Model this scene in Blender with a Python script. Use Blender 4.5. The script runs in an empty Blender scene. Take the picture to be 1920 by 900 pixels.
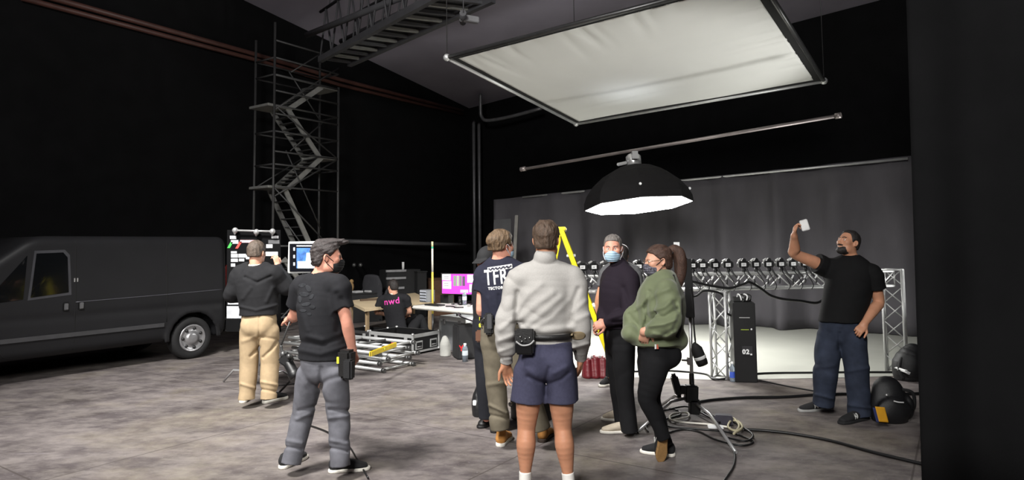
import bpy, bmesh, math, random
import numpy as np
from mathutils import Vector, Matrix
from mathutils.bvhtree import BVHTree
random.seed(7)
SC = bpy.context.scene
COL = SC.collection
V = Vector
PI = math.pi
# ------------------------------------------------------------------ camera model
FPX = 1230.0
PITCH = math.radians(3.7)
ROLL = 0.012
CAMH = 1.65
V0 = 461.0 - FPX * math.tan(PITCH)
_R0 = np.array([1.0, 0, 0]); _U0 = np.array([0, -math.sin(PITCH), math.cos(PITCH)])
CF = np.array([0, math.cos(PITCH), math.sin(PITCH)])
CR = _R0 * math.cos(ROLL) - _U0 * math.sin(ROLL)
CU = _U0 * math.cos(ROLL) + _R0 * math.sin(ROLL)
CO = np.array([0, 0, CAMH])
def ray(u, v):
    return CF + CR * ((u - 960) / FPX) + CU * ((V0 - v) / FPX)
def P(u, v, Y):
    """world point that stands at distance Y in front of the camera on the sight line through (u, v)"""
    r = ray(u, v)
    return V(CO + r * (Y / r[1]))
def G(u, v, z=0.0):
    r = ray(u, v)
    return V(CO + r * ((z - CAMH) / r[2]))
def YG(u, v): return G(u, v).y
def on_plane(u, v, p0, n):
    r = ray(u, v); n = np.array(n); t = np.dot(np.array(p0) - CO, n) / np.dot(r, n)
    return V(CO + r * t)
# ------------------------------------------------------------------ materials
def lin(c):
    def f(x):
        x /= 255.0
        return x / 12.92 if x <= 0.04045 else ((x + 0.055) / 1.055) ** 2.4
    return (f(c[0]), f(c[1]), f(c[2]), 1.0)
MATS = {}
def mat(name, c=(128, 128, 128), rough=.6, metal=0.0, var=.12, vs=9.0, bump=0.0, bs=60.0, emit=0.0, spec=None, aniso=(1, 1, 1), coat=0.0, sheen=0.0, alpha=1.0, trans=0.0, sss=0.0):
    if name in MATS: return MATS[name]
    m = bpy.data.materials.new(name); m.use_nodes = True
    nt = m.node_tree; N = nt.nodes; Lk = nt.links
    b = N['Principled BSDF']
    L = lin(c)
    tc = N.new('ShaderNodeTexCoord'); mp = N.new('ShaderNodeMapping'); mp.inputs['Scale'].default_value = aniso
    Lk.new(tc.outputs['Object'], mp.inputs['Vector'])
    nz = N.new('ShaderNodeTexNoise'); nz.inputs['Scale'].default_value = vs; nz.inputs['Detail'].default_value = 4
    Lk.new(mp.outputs['Vector'], nz.inputs['Vector'])
    rp = N.new('ShaderNodeValToRGB')
    rp.color_ramp.elements[0].position = .3; rp.color_ramp.elements[1].position = .7
    rp.color_ramp.elements[0].color = tuple(x * (1 - var) for x in L[:3]) + (1,)
    rp.color_ramp.elements[1].color = tuple(min(1, x * (1 + var)) for x in L[:3]) + (1,)
    Lk.new(nz.outputs['Fac'], rp.inputs['Fac'])
    Lk.new(rp.outputs['Color'], b.inputs['Base Color'])
    b.inputs['Roughness'].default_value = rough; b.inputs['Metallic'].default_value = metal
    if spec is not None: b.inputs['Specular IOR Level'].default_value = spec
    if coat: b.inputs['Coat Weight'].default_value = coat; b.inputs['Coat Roughness'].default_value = .15
    if sheen: b.inputs['Sheen Weight'].default_value = sheen
    if trans: b.inputs['Transmission Weight'].default_value = trans
    if alpha < 1: b.inputs['Alpha'].default_value = alpha
    if sss:
        b.inputs['Subsurface Weight'].default_value = sss; b.inputs['Subsurface Radius'].default_value = (.012, .005, .003); b.inputs['Subsurface Scale'].default_value = 1.0
    if bump:
        n2 = N.new('ShaderNodeTexNoise'); n2.inputs['Scale'].default_value = bs; n2.inputs['Detail'].default_value = 3
        Lk.new(mp.outputs['Vector'], n2.inputs['Vector'])
        bp = N.new('ShaderNodeBump'); bp.inputs['Strength'].default_value = bump; bp.inputs['Distance'].default_value = .01
        Lk.new(n2.outputs['Fac'], bp.inputs['Height']); Lk.new(bp.outputs['Normal'], b.inputs['Normal'])
    if emit:
        b.inputs['Emission Color'].default_value = L; b.inputs['Emission Strength'].default_value = emit
    MATS[name] = m
    return m
# ------------------------------------------------------------------ objects
OFF = {}
def off(o): return OFF.get(o.name, V((0, 0, 0)))
def tag(o, label=None, cat=None, group=None, kind=None):
    if label: o['label'] = label
    if cat: o['category'] = cat
    if group: o['group'] = group
    if kind: o['kind'] = kind
    return o
def thing(name, loc, label, cat, group=None):
    o = bpy.data.objects.new(name, None); COL.objects.link(o); o.location = loc; o.empty_display_size = .1
    OFF[o.name] = V(loc)
    return tag(o, label, cat, group)
def link_mesh(me, name, parent=None, loc=None):
    o = bpy.data.objects.new(name, me); COL.objects.link(o)
    if parent is not None:
        o.parent = parent; OFF[o.name] = off(parent).copy()
    elif loc is not None:
        o.location = loc; OFF[o.name] = V(loc)
    return o
def copy_tree(o, parent=None):
    c = o.copy(); COL.objects.link(c); c.parent = parent
    OFF[c.name] = off(o).copy()
    for ch in list(o.children): copy_tree(ch, c)
    return c
def frame(d, up=(0, 0, 1)):
    d = V(d).normalized(); u = V(up)
    if abs(d.dot(u.normalized())) > .98: u = V((0, 1, 0)) if abs(d.y) < .9 else V((1, 0, 0))
    s = d.cross(u).normalized(); t = s.cross(d).normalized()
    return s, t, d
class MB:
    def __init__(self): self.v = []; self.f = []; self.sm = []
    def _add(self, vs, fs, smooth=False):
        n = len(self.v); self.v += [V(p) for p in vs]
        for f in fs: self.f.append([i + n for i in f]); self.sm.append(smooth)
        return self
    def box(self, c, s, R=None, taper=None):
        c = V(c); h = [x / 2 for x in s]; vs = []
        for z in (-1, 1):
            k = 1 if (taper is None or z < 0) else taper
            for x, y in ((-1, -1), (1, -1), (1, 1), (-1, 1)):
                p = V((x * h[0] * k, y * h[1] * k, z * h[2]))
                if R is not None: p = R @ p
                vs.append(c + p)
        return self._add(vs, [(3, 2, 1, 0), (4, 5, 6, 7), (0, 1, 5, 4), (1, 2, 6, 5), (2, 3, 7, 6), (3, 0, 4, 7)])
    def hexa(self, b4, t4):
        """solid between two quads given in matching order (counter-clockwise from above)"""
        return self._add(list(b4) + list(t4), [(3, 2, 1, 0), (4, 5, 6, 7), (0, 1, 5, 4), (1, 2, 6, 5), (2, 3, 7, 6), (3, 0, 4, 7)])
    def beam(self, p0, p1, w, h, up=(0, 0, 1)):
        p0 = V(p0); p1 = V(p1); s, t, d = frame(p1 - p0, up)
        q = lambda p: [p - s * w / 2 - t * h / 2, p + s * w / 2 - t * h / 2, p + s * w / 2 + t * h / 2, p - s * w / 2 + t * h / 2]
        return self._add(q(p0) + q(p1), [(3, 2, 1, 0), (4, 5, 6, 7), (0, 1, 5, 4), (1, 2, 6, 5), (2, 3, 7, 6), (3, 0, 4, 7)])
    def tube(self, pts, r, n=8, caps=True):
        pts = [V(p) for p in pts]; rr = r if isinstance(r, (list, tuple)) else [r] * len(pts)
        vs = []; s0 = None
        for i, p in enumerate(pts):
            d = (pts[min(i + 1, len(pts) - 1)] - pts[max(i - 1, 0)])
            if d.length < 1e-9: d = V((0, 0, 1))
            d.normalize()
            if s0 is None: s, t, _ = frame(d)
            else:
                s = (s0 - d * s0.dot(d))
                if s.length < 1e-6: s = frame(d)[0]
                s.normalize(); t = s.cross(d).normalized()
            s0 = s; t = d.cross(s).normalized()
            for k in range(n):
                a = 2 * PI * k / n
                vs.append(p + (s * math.cos(a) + t * math.sin(a)) * rr[i])
        fs = []
        for i in range(len(pts) - 1):
            for k in range(n):
                fs.append((i * n + k, i * n + (k + 1) % n, (i + 1) * n + (k + 1) % n, (i + 1) * n + k))
        m = len(pts) - 1
        self._add(vs, fs, True)
        if caps:
            self.f.append([len(self.v) - len(vs) + k for k in range(n - 1, -1, -1)]); self.sm.append(False)
            self.f.append([len(self.v) - len(vs) + m * n + k for k in range(n)]); self.sm.append(False)
        return self
    def cyl(self, p0, p1, r, n=12, r1=None): return self.tube([p0, p1], [r, r if r1 is None else r1], n)
    def lathe(self, prof, c, ax=(0, 0, 1), n=24, up=(0, 0, 1)):
        """prof: (radius, height along the axis)"""
        s, t, d = frame(ax, up); c = V(c); vs = []
        for r, h in prof:
            for k in range(n):
                a = 2 * PI * k / n
                vs.append(c + d * h + (s * math.cos(a) + t * math.sin(a)) * max(r, 1e-4))
        fs = []
        for i in range(len(prof) - 1):
            for k in range(n):
                fs.append((i * n + k, i * n + (k + 1) % n, (i + 1) * n + (k + 1) % n, (i + 1) * n + k))
        return self._add(vs, fs, True)
    def ball(self, c, r, n=14, s=(1, 1, 1), R=None):
        vs = []; fs = []; m = n // 2
        for i in range(m + 1):
            th = PI * i / m
            for k in range(n):
                a = 2 * PI * k / n
                p = V((math.sin(th) * math.cos(a) * s[0], math.sin(th) * math.sin(a) * s[1], math.cos(th) * s[2])) * r
                if R is not None: p = R @ p
                vs.append(V(c) + p)
        for i in range(m):
            for k in range(n):
                fs.append((i * n + k, (i + 1) * n + k, (i + 1) * n + (k + 1) % n, i * n + (k + 1) % n))
        return self._add(vs, fs, True)
    def prism(self, poly, o, ex, ey, ez, depth):
        """poly in the (ex, ey) plane at o, thickened along ez"""
        o, ex, ey, ez = V(o), V(ex), V(ey), V(ez); n = len(poly)
        a = [o + ex * x + ey * y for x, y in poly]; b = [p + ez * depth for p in a]
        return self._add(a + b, [list(range(n - 1, -1, -1)), list(range(n, 2 * n))] + [(i, (i + 1) % n, n + (i + 1) % n, n + i) for i in range(n)])
    def rings(self, rs, caps=True, smooth=True):
        n = len(rs[0]); vs = [p for r in rs for p in r]; fs = []
        for i in range(len(rs) - 1):
            for k in range(n): fs.append((i * n + k, i * n + (k + 1) % n, (i + 1) * n + (k + 1) % n, (i + 1) * n + k))
        b = len(self.v); self._add(vs, fs, smooth)
        if caps:
            self.f.append([b + k for k in range(n - 1, -1, -1)]); self.sm.append(False)
            self.f.append([b + (len(rs) - 1) * n + k for k in range(n)]); self.sm.append(False)
        return self
    def sheet(self, grid, thick=0.0, smooth=True):
        """grid[i][j] of points -> a sheet, with thickness when asked"""
        ni, nj = len(grid), len(grid[0]); vs = [V(p) for r in grid for p in r]
        fs = [(i * nj + j, i * nj + j + 1, (i + 1) * nj + j + 1, (i + 1) * nj + j) for i in range(ni - 1) for j in range(nj - 1)]
        if thick:
            nm = [V((0, 0, 0)) for _ in vs]
            for f in fs:
                nn = (vs[f[1]] - vs[f[0]]).cross(vs[f[3]] - vs[f[0]])
                for i in f: nm[i] += nn
            b = [p - q.normalized() * thick for p, q in zip(vs, nm)]; k = len(vs)
            bf = [tuple(i + k for i in reversed(f)) for f in fs]
            edge = [i * nj for i in range(ni)] + [(ni - 1) * nj + j for j in range(1, nj)] + [i * nj + nj - 1 for i in range(ni - 2, -1, -1)] + [j for j in range(nj - 2, 0, -1)]
            ef = [(edge[i], edge[(i + 1) % len(edge)], edge[(i + 1) % len(edge)] + k, edge[i] + k) for i in range(len(edge))]
            return self._add(vs + b, fs + bf + ef, smooth)
        return self._add(vs, fs, smooth)
    def build(self, name, m, parent=None, bevel=0.0, origin=None, seg=2):
        if parent is not None: o0 = off(parent)
        else:
            if origin is None:
                xs = [p.x for p in self.v]; ys = [p.y for p in self.v]; zs = [p.z for p in self.v]
                origin = V(((min(xs) + max(xs)) / 2, (min(ys) + max(ys)) / 2, min(zs)))
            o0 = V(origin)
        me = bpy.data.meshes.new(name)
        me.from_pydata([tuple(p - o0) for p in self.v], [], self.f)
        me.polygons.foreach_set('use_smooth', self.sm)
        bm = bmesh.new(); bm.from_mesh(me)
        bmesh.ops.recalc_face_normals(bm, faces=bm.faces)
        if bevel: bmesh.ops.bevel(bm, geom=[e for e in bm.edges if e.calc_face_angle(0) > .5], offset=bevel, segments=seg, affect='EDGES', clamp_overlap=True)
        bm.to_mesh(me); bm.free()
        me.materials.append(m)
        return link_mesh(me, name, parent, o0 if parent is None else None)
def smoothpath(pts, n=6):
    pts = [np.array(p, float) for p in pts]; out = []
    for i in range(len(pts) - 1):
        a = pts[max(i - 1, 0)]; b = pts[i]; c = pts[i + 1]; d = pts[min(i + 2, len(pts) - 1)]
        for k in range(n):
            t = k / n
            out.append(V(.5 * (2 * b + (c - a) * t + (2 * a - 5 * b + 4 * c - d) * t * t + (3 * b - a - 3 * c + d) * t ** 3)))
    out.append(V(pts[-1])); return out
def text_mesh(body, size, c, right, up, name, m, parent, target=None, push=.0015, bold=0.0, shear=0.0, xs=1.0, sub=.02, arch=0.0, depth=.0008):
    """lettering centred on c in the (right, up) plane; with a target it is laid onto that mesh"""
    cu = bpy.data.curves.new('t', 'FONT'); cu.body = body; cu.size = size; cu.align_x = 'CENTER'; cu.align_y = 'CENTER'; cu.offset = bold; cu.shear = shear; cu.resolution_u = 3; cu.space_character = 1.12 if bold else 1.0
    o = bpy.data.objects.new('t', cu); COL.objects.link(o)
    dg = bpy.context.evaluated_depsgraph_get()
    me = bpy.data.meshes.new_from_object(o.evaluated_get(dg)); bpy.data.objects.remove(o); bpy.data.curves.remove(cu)
    bm = bmesh.new(); bm.from_mesh(me); bmesh.ops.triangulate(bm, faces=bm.faces)
    for _ in range(3):
        es = [e for e in bm.edges if e.calc_length() > sub]
        if not es: break
        bmesh.ops.subdivide_edges(bm, edges=es, cuts=1)
        bmesh.ops.triangulate(bm, faces=bm.faces)
    right = V(right).normalized(); up = V(up).normalized(); nrm = right.cross(up).normalized(); c = V(c); o0 = off(parent)
    bv = None
    if target is not None:
        bv = BVHTree.FromPolygons([v.co + off(target) for v in target.data.vertices], [tuple(p.vertices) for p in target.data.polygons])
    for v in bm.verts:
        p = c + right * v.co.x * xs + up * (v.co.y - arch * v.co.x ** 2)
        if bv:
            h = bv.ray_cast(p + nrm * .4, -nrm, .9)
            if h[0] is not None: p = h[0] + nrm * push
        v.co = p - o0
    bm.to_mesh(me); bm.free(); me.materials.clear(); me.materials.append(m); me.name = name
    return link_mesh(me, name, parent)
# ------------------------------------------------------------------ implicit surfaces (one continuous skin per body / garment)
def smin(a, b, k):
    if k <= 0: return np.minimum(a, b)
    h = np.maximum(k - np.abs(a - b), 0) / k
    return np.minimum(a, b) - h * h * k * .25
def smax(a, b, k): return -smin(-a, -b, k)
def catmull(A, n):
    A = np.asarray(A, float); out = []
    for i in range(len(A) - 1):
        a = A[max(i - 1, 0)]; b = A[i]; c = A[i + 1]; d = A[min(i + 2, len(A) - 1)]
        for k in range(n):
            t = k / n
            out.append(.5 * (2 * b + (c - a) * t + (2 * a - 5 * b + 4 * c - d) * t * t + (3 * b - a - 3 * c + d) * t ** 3))
    out.append(A[-1]); return np.array(out)
def wob(X, Y, Z, f, seed):
    rs = np.random.RandomState(seed); s = 0
    for i in range(5):
        w = rs.normal(size=3); w = w / np.linalg.norm(w) * f * (.7 + .9 * rs.rand())
        w2 = rs.normal(size=3); w2 = w2 / np.linalg.norm(w2) * f * .6
        s = s + np.sin(w[0] * X + w[1] * Y + w[2] * Z + rs.rand() * 6.28 + 1.3 * np.sin(w2[0] * X + w2[1] * Y + w2[2] * Z))
    return s / 5
class Sdf:
    def __init__(self): self.pr = []; self.disp = []; self.cuts = []
    def loft(self, C, a, b=None, right=None, k=.03, n=4, op='u', cut=None, cap=1.0, front=None, infl=0.0):
        """stations C with half-width a (along right) and half-depth b; a bare number list b=None is a round limb"""
        C = np.array([tuple(c) for c in C], float); a = np.array(a, float) + infl
        b = a.copy() if b is None else np.array(b, float) + infl
        if right is None:
            d = C[-1] - C[0]; r = np.cross(d, [.31, .9, .2]); R = np.array([r / np.linalg.norm(r)] * len(C))
        else:
            R = np.array(right, float)
            if R.ndim == 1: R = np.array([R] * len(C))
        M = np.concatenate([C, a[:, None], b[:, None], R], 1)
        if n > 1: M = catmull(M, n)
        M[:, 3:5] = np.maximum(M[:, 3:5], .003)
        self.pr.append(dict(t='loft', M=M, k=k, op=op, cut=cut or [], cap=cap)); return self
    def ell(self, c, r, ax=None, k=.02, op='u', cut=None):
        c = np.array(c, float); r = np.array(r, float); A = np.eye(3) if ax is None else np.array([tuple(x) for x in ax], float)
        self.pr.append(dict(t='ell', c=c, r=r, A=A, k=k, op=op, cut=cut or [])); return self
    def func(self, lo, hi, fn, k=.0, op='u'):
        self.pr.append(dict(t='fn', lo=np.array(lo, float), hi=np.array(hi, float), fn=fn, k=k, op=op, cut=[])); return self
    def _bb(self, p):
        if p['t'] == 'loft':
            r = p['M'][:, 3:5].max(1)[:, None]; return (p['M'][:, :3] - r).min(0), (p['M'][:, :3] + r).max(0)
        if p['t'] == 'ell': return p['c'] - p['r'].max(), p['c'] + p['r'].max()
        return p['lo'], p['hi']
    def grid(self, h):
        bbs = [self._bb(p) for p in self.pr if p['op'] == 'u']
        lo = np.min([b[0] for b in bbs], 0) - .03; hi = np.max([b[1] for b in bbs], 0) + .03
        n = np.ceil((hi - lo) / h).astype(int) + 1
        ax = [(lo[i] + h * np.arange(n[i])).astype(np.float32) for i in range(3)]
        D = np.full(n, .2, np.float32)
        for p in self.pr:
            k = p['k']; mg = k + .02
            b0, b1 = self._bb(p)
            i0 = np.clip(np.floor((b0 - mg - lo) / h).astype(int), 0, n - 1); i1 = np.clip(np.ceil((b1 + mg - lo) / h).astype(int) + 1, 1, n)
            if np.any(i1 <= i0): continue
            def blk(j0, j1): return ax[0][j0[0]:j1[0], None, None], ax[1][None, j0[1]:j1[1], None], ax[2][None, None, j0[2]:j1[2]]
            if p['t'] == 'loft':
                L = np.full(i1 - i0, .2, np.float32); M = p['M']
                for s in range(len(M) - 1):
                    c0, c1 = M[s, :3], M[s + 1, :3]; d = c1 - c0; l2 = float(d @ d)
                    if l2 < 1e-12: continue
                    dh = d / math.sqrt(l2); rr = (M[s, 5:8] + M[s + 1, 5:8]) / 2; rr = rr - dh * (rr @ dh); rr /= (np.linalg.norm(rr) + 1e-9); ff = np.cross(dh, rr)
                    rm = max(M[s, 3:5].max(), M[s + 1, 3:5].max()) + mg
                    j0 = np.clip(np.floor((np.minimum(c0, c1) - rm - lo) / h).astype(int), i0, i1 - 1); j1 = np.clip(np.ceil((np.maximum(c0, c1) + rm - lo) / h).astype(int) + 1, i0 + 1, i1)
                    x, y, z = blk(j0, j1); x = x - c0[0]; y = y - c0[1]; z = z - c0[2]
                    t = (x * dh[0] + y * dh[1] + z * dh[2]); tt = np.clip(t / math.sqrt(l2), 0, 1); w = t - tt * math.sqrt(l2)
                    qx = x * rr[0] + y * rr[1] + z * rr[2]; qy = x * ff[0] + y * ff[1] + z * ff[2]
                    a = M[s, 3] + (M[s + 1, 3] - M[s, 3]) * tt; b = M[s, 4] + (M[s + 1, 4] - M[s, 4]) * tt; cc = np.minimum(a, b) * p['cap']
                    k0 = np.sqrt((qx / a) ** 2 + (qy / b) ** 2 + (w / cc) ** 2) + 1e-6; k1 = np.sqrt((qx / a ** 2) ** 2 + (qy / b ** 2) ** 2 + (w / cc ** 2) ** 2) + 1e-6
                    dd = (k0 * (k0 - 1) / k1).astype(np.float32)
                    q0, q1 = j0 - i0, j1 - i0
                    S = L[q0[0]:q1[0], q0[1]:q1[1], q0[2]:q1[2]]; np.minimum(S, dd, out=S)
            elif p['t'] == 'ell':
                x, y, z = blk(i0, i1); c = p['c']; A = p['A']; r = p['r']
                q = [(x - c[0]) * A[i][0] + (y - c[1]) * A[i][1] + (z - c[2]) * A[i][2] for i in range(3)]
                k0 = np.sqrt(sum((q[i] / r[i]) ** 2 for i in range(3))) + 1e-6; k1 = np.sqrt(sum((q[i] / r[i] ** 2) ** 2 for i in range(3))) + 1e-6
                L = (k0 * (k0 - 1) / k1).astype(np.float32)
            else:
                x, y, z = blk(i0, i1); L = p['fn'](x, y, z).astype(np.float32)
            for (q, nn) in p['cut']:
                x, y, z = blk(i0, i1); L = np.maximum(L, ((x - q[0]) * nn[0] + (y - q[1]) * nn[1] + (z - q[2]) * nn[2]).astype(np.float32))
            S = D[i0[0]:i1[0], i0[1]:i1[1], i0[2]:i1[2]]
            if p['op'] == 'u': S[...] = smin(S, L, k)
            elif p['op'] == 's': S[...] = smax(S, -L, k)
            elif p['op'] == 'i':
                T = np.full(D.shape, 1.0, np.float32); T[i0[0]:i1[0], i0[1]:i1[1], i0[2]:i1[2]] = L; D = smax(D, T, k)
        if self.disp:
            I = np.nonzero(np.abs(D) < .035)
            X, Y, Z = ax[0][I[0]], ax[1][I[1]], ax[2][I[2]]
            tot = 0
            for fn in self.disp: tot = tot + fn(X, Y, Z)
            D[I] -= tot
        for (q, nn) in self.cuts:
            D = np.maximum(D, (ax[0][:, None, None] - q[0]) * np.float32(nn[0]) + (ax[1][None, :, None] - q[1]) * np.float32(nn[1]) + (ax[2][None, None, :] - q[2]) * np.float32(nn[2]))
        D[0] = D[-1] = .05; D[:, 0] = D[:, -1] = .05; D[:, :, 0] = D[:, :, -1] = .05
        return D, lo
    def mesh(self, name, m, parent, h=.006, keep=False):
        D, lo = self.grid(h)
        vs, qs = nets(D, lo, h)
        o0 = off(parent)
        vs = vs - np.array(o0)
        me = bpy.data.meshes.new(name)
        me.vertices.add(len(vs)); me.vertices.foreach_set('co', vs.astype(np.float32).ravel())
        me.loops.add(len(qs) * 4); me.loops.foreach_set('vertex_index', qs.astype(np.int32).ravel())
        me.polygons.add(len(qs)); me.polygons.foreach_set('loop_start', np.arange(0, len(qs) * 4, 4, dtype=np.int32)); me.polygons.foreach_set('loop_total', np.full(len(qs), 4, np.int32))
        me.polygons.foreach_set('use_smooth', np.ones(len(qs), bool))
        me.update(calc_edges=True); me.validate()
        me.materials.append(m)
        return link_mesh(me, name, parent)
def nets(D, lo, h):
    ins = D < 0
    n = np.array(D.shape)
    c = np.zeros(n - 1, np.int8)
    for i in (0, 1):
        for j in (0, 1):
            for k in (0, 1): c += ins[i:n[0] - 1 + i, j:n[1] - 1 + j, k:n[2] - 1 + k]
    act = np.nonzero((c > 0) & (c < 8)); N = len(act[0])
    base = np.stack(act, 1)
    corners = [(i, j, k) for i in (0, 1) for j in (0, 1) for k in (0, 1)]
    val = np.stack([D[act[0] + i, act[1] + j, act[2] + k] for i, j, k in corners], 1)
    pos = np.zeros((N, 3)); cnt = np.zeros(N)
    for p in range(8):
        for q in range(p + 1, 8):
            cp, cq = np.array(corners[p]), np.array(corners[q])
            if np.abs(cp - cq).sum() != 1: continue
            a, b = val[:, p], val[:, q]; mk = (a < 0) != (b < 0)
            t = np.where(mk, a / np.where(mk, a - b, 1), 0)
            pos += np.where(mk[:, None], cp + (cq - cp) * t[:, None], 0); cnt += mk
    pos = lo + (base + pos / cnt[:, None]) * h
    ix = np.full(n - 1, -1, np.int32); ix[act] = np.arange(N)
    quads = []
    for axs in range(3):
        o1, o2 = (axs + 1) % 3, (axs + 2) % 3
        sl0 = [slice(None)] * 3; sl1 = [slice(None)] * 3
        sl0[axs] = slice(0, n[axs] - 1); sl1[axs] = slice(1, n[axs])
        for o in (o1, o2): sl0[o] = slice(1, n[o] - 1); sl1[o] = slice(1, n[o] - 1)
        A = ins[tuple(sl0)]; B = ins[tuple(sl1)]
        e = np.nonzero(A != B); E = np.stack(e, 1); E[:, o1] += 1; E[:, o2] += 1
        flip = A[e]
        def cell(d1, d2):
            Q = E.copy(); Q[:, o1] -= d1; Q[:, o2] -= d2; return ix[Q[:, 0], Q[:, 1], Q[:, 2]]
        q = np.stack([cell(1, 1), cell(0, 1), cell(0, 0), cell(1, 0)], 1)
        q[~flip] = q[~flip][:, ::-1]
        quads.append(q)
    qs = np.concatenate(quads); qs = qs[(qs >= 0).all(1)]
    # one gentle smoothing pass takes the grid out of the surface
    for w in (.5, ):
        acc = np.zeros_like(pos); k = np.zeros(N)
        for a, b in ((0, 1), (1, 2), (2, 3), (3, 0)):
            np.add.at(acc, qs[:, a], pos[qs[:, b]]); np.add.at(acc, qs[:, b], pos[qs[:, a]]); np.add.at(k, qs[:, a], 1); np.add.at(k, qs[:, b], 1)
        pos = pos * (1 - w) + w * acc / np.maximum(k, 1)[:, None]
    return pos, qs
def pix(X, Y, Z):
    dx, dy, dz = X - CO[0], Y - CO[1], Z - CO[2]
    w = dx * CF[0] + dy * CF[1] + dz * CF[2]
    return 960 + FPX * (dx * CR[0] + dy * CR[1] + dz * CR[2]) / w, V0 - FPX * (dx * CU[0] + dy * CU[1] + dz * CU[2]) / w, w
def folds(lst):
    """cloth ridges (amp > 0) and creases (amp < 0): (sight lines of the fold, half-width px, amp m)"""
    def fn(X, Y, Z):
        u, v, w = pix(X, Y, Z); s = np.zeros_like(u)
        for pl, wd, amp in lst:
            d2 = np.full_like(u, 1e9)
            for (a, b) in zip(pl[:-1], pl[1:]):
                ex, ey = b[0] - a[0], b[1] - a[1]; l2 = ex * ex + ey * ey + 1e-6
                t = np.clip(((u - a[0]) * ex + (v - a[1]) * ey) / l2, 0, 1)
                d2 = np.minimum(d2, (u - a[0] - t * ex) ** 2 + (v - a[1] - t * ey) ** 2)
            s += amp * np.exp(-d2 / wd ** 2)
        return s
    return fn
def wrinkle(amp, f, seed, st=(1, 1, 1)):
    return lambda X, Y, Z: amp * wob(X * st[0], Y * st[1], Z * st[2], f, seed)
def crease(amp, f, seed, st=(1, 1, 1)):
    """rounded swells of cloth that meet in sharper creases"""
    def fn(X, Y, Z):
        w = wob(X * st[0], Y * st[1], Z * st[2], f, seed); w2 = wob(X * st[0], Y * st[1], Z * st[2], f * .5, seed + 50)
        return amp * (np.sqrt(w * w + .0025) * 2.6 - .6) * np.clip(.55 + 1.6 * w2, .1, 1.3)
    return fn
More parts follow.
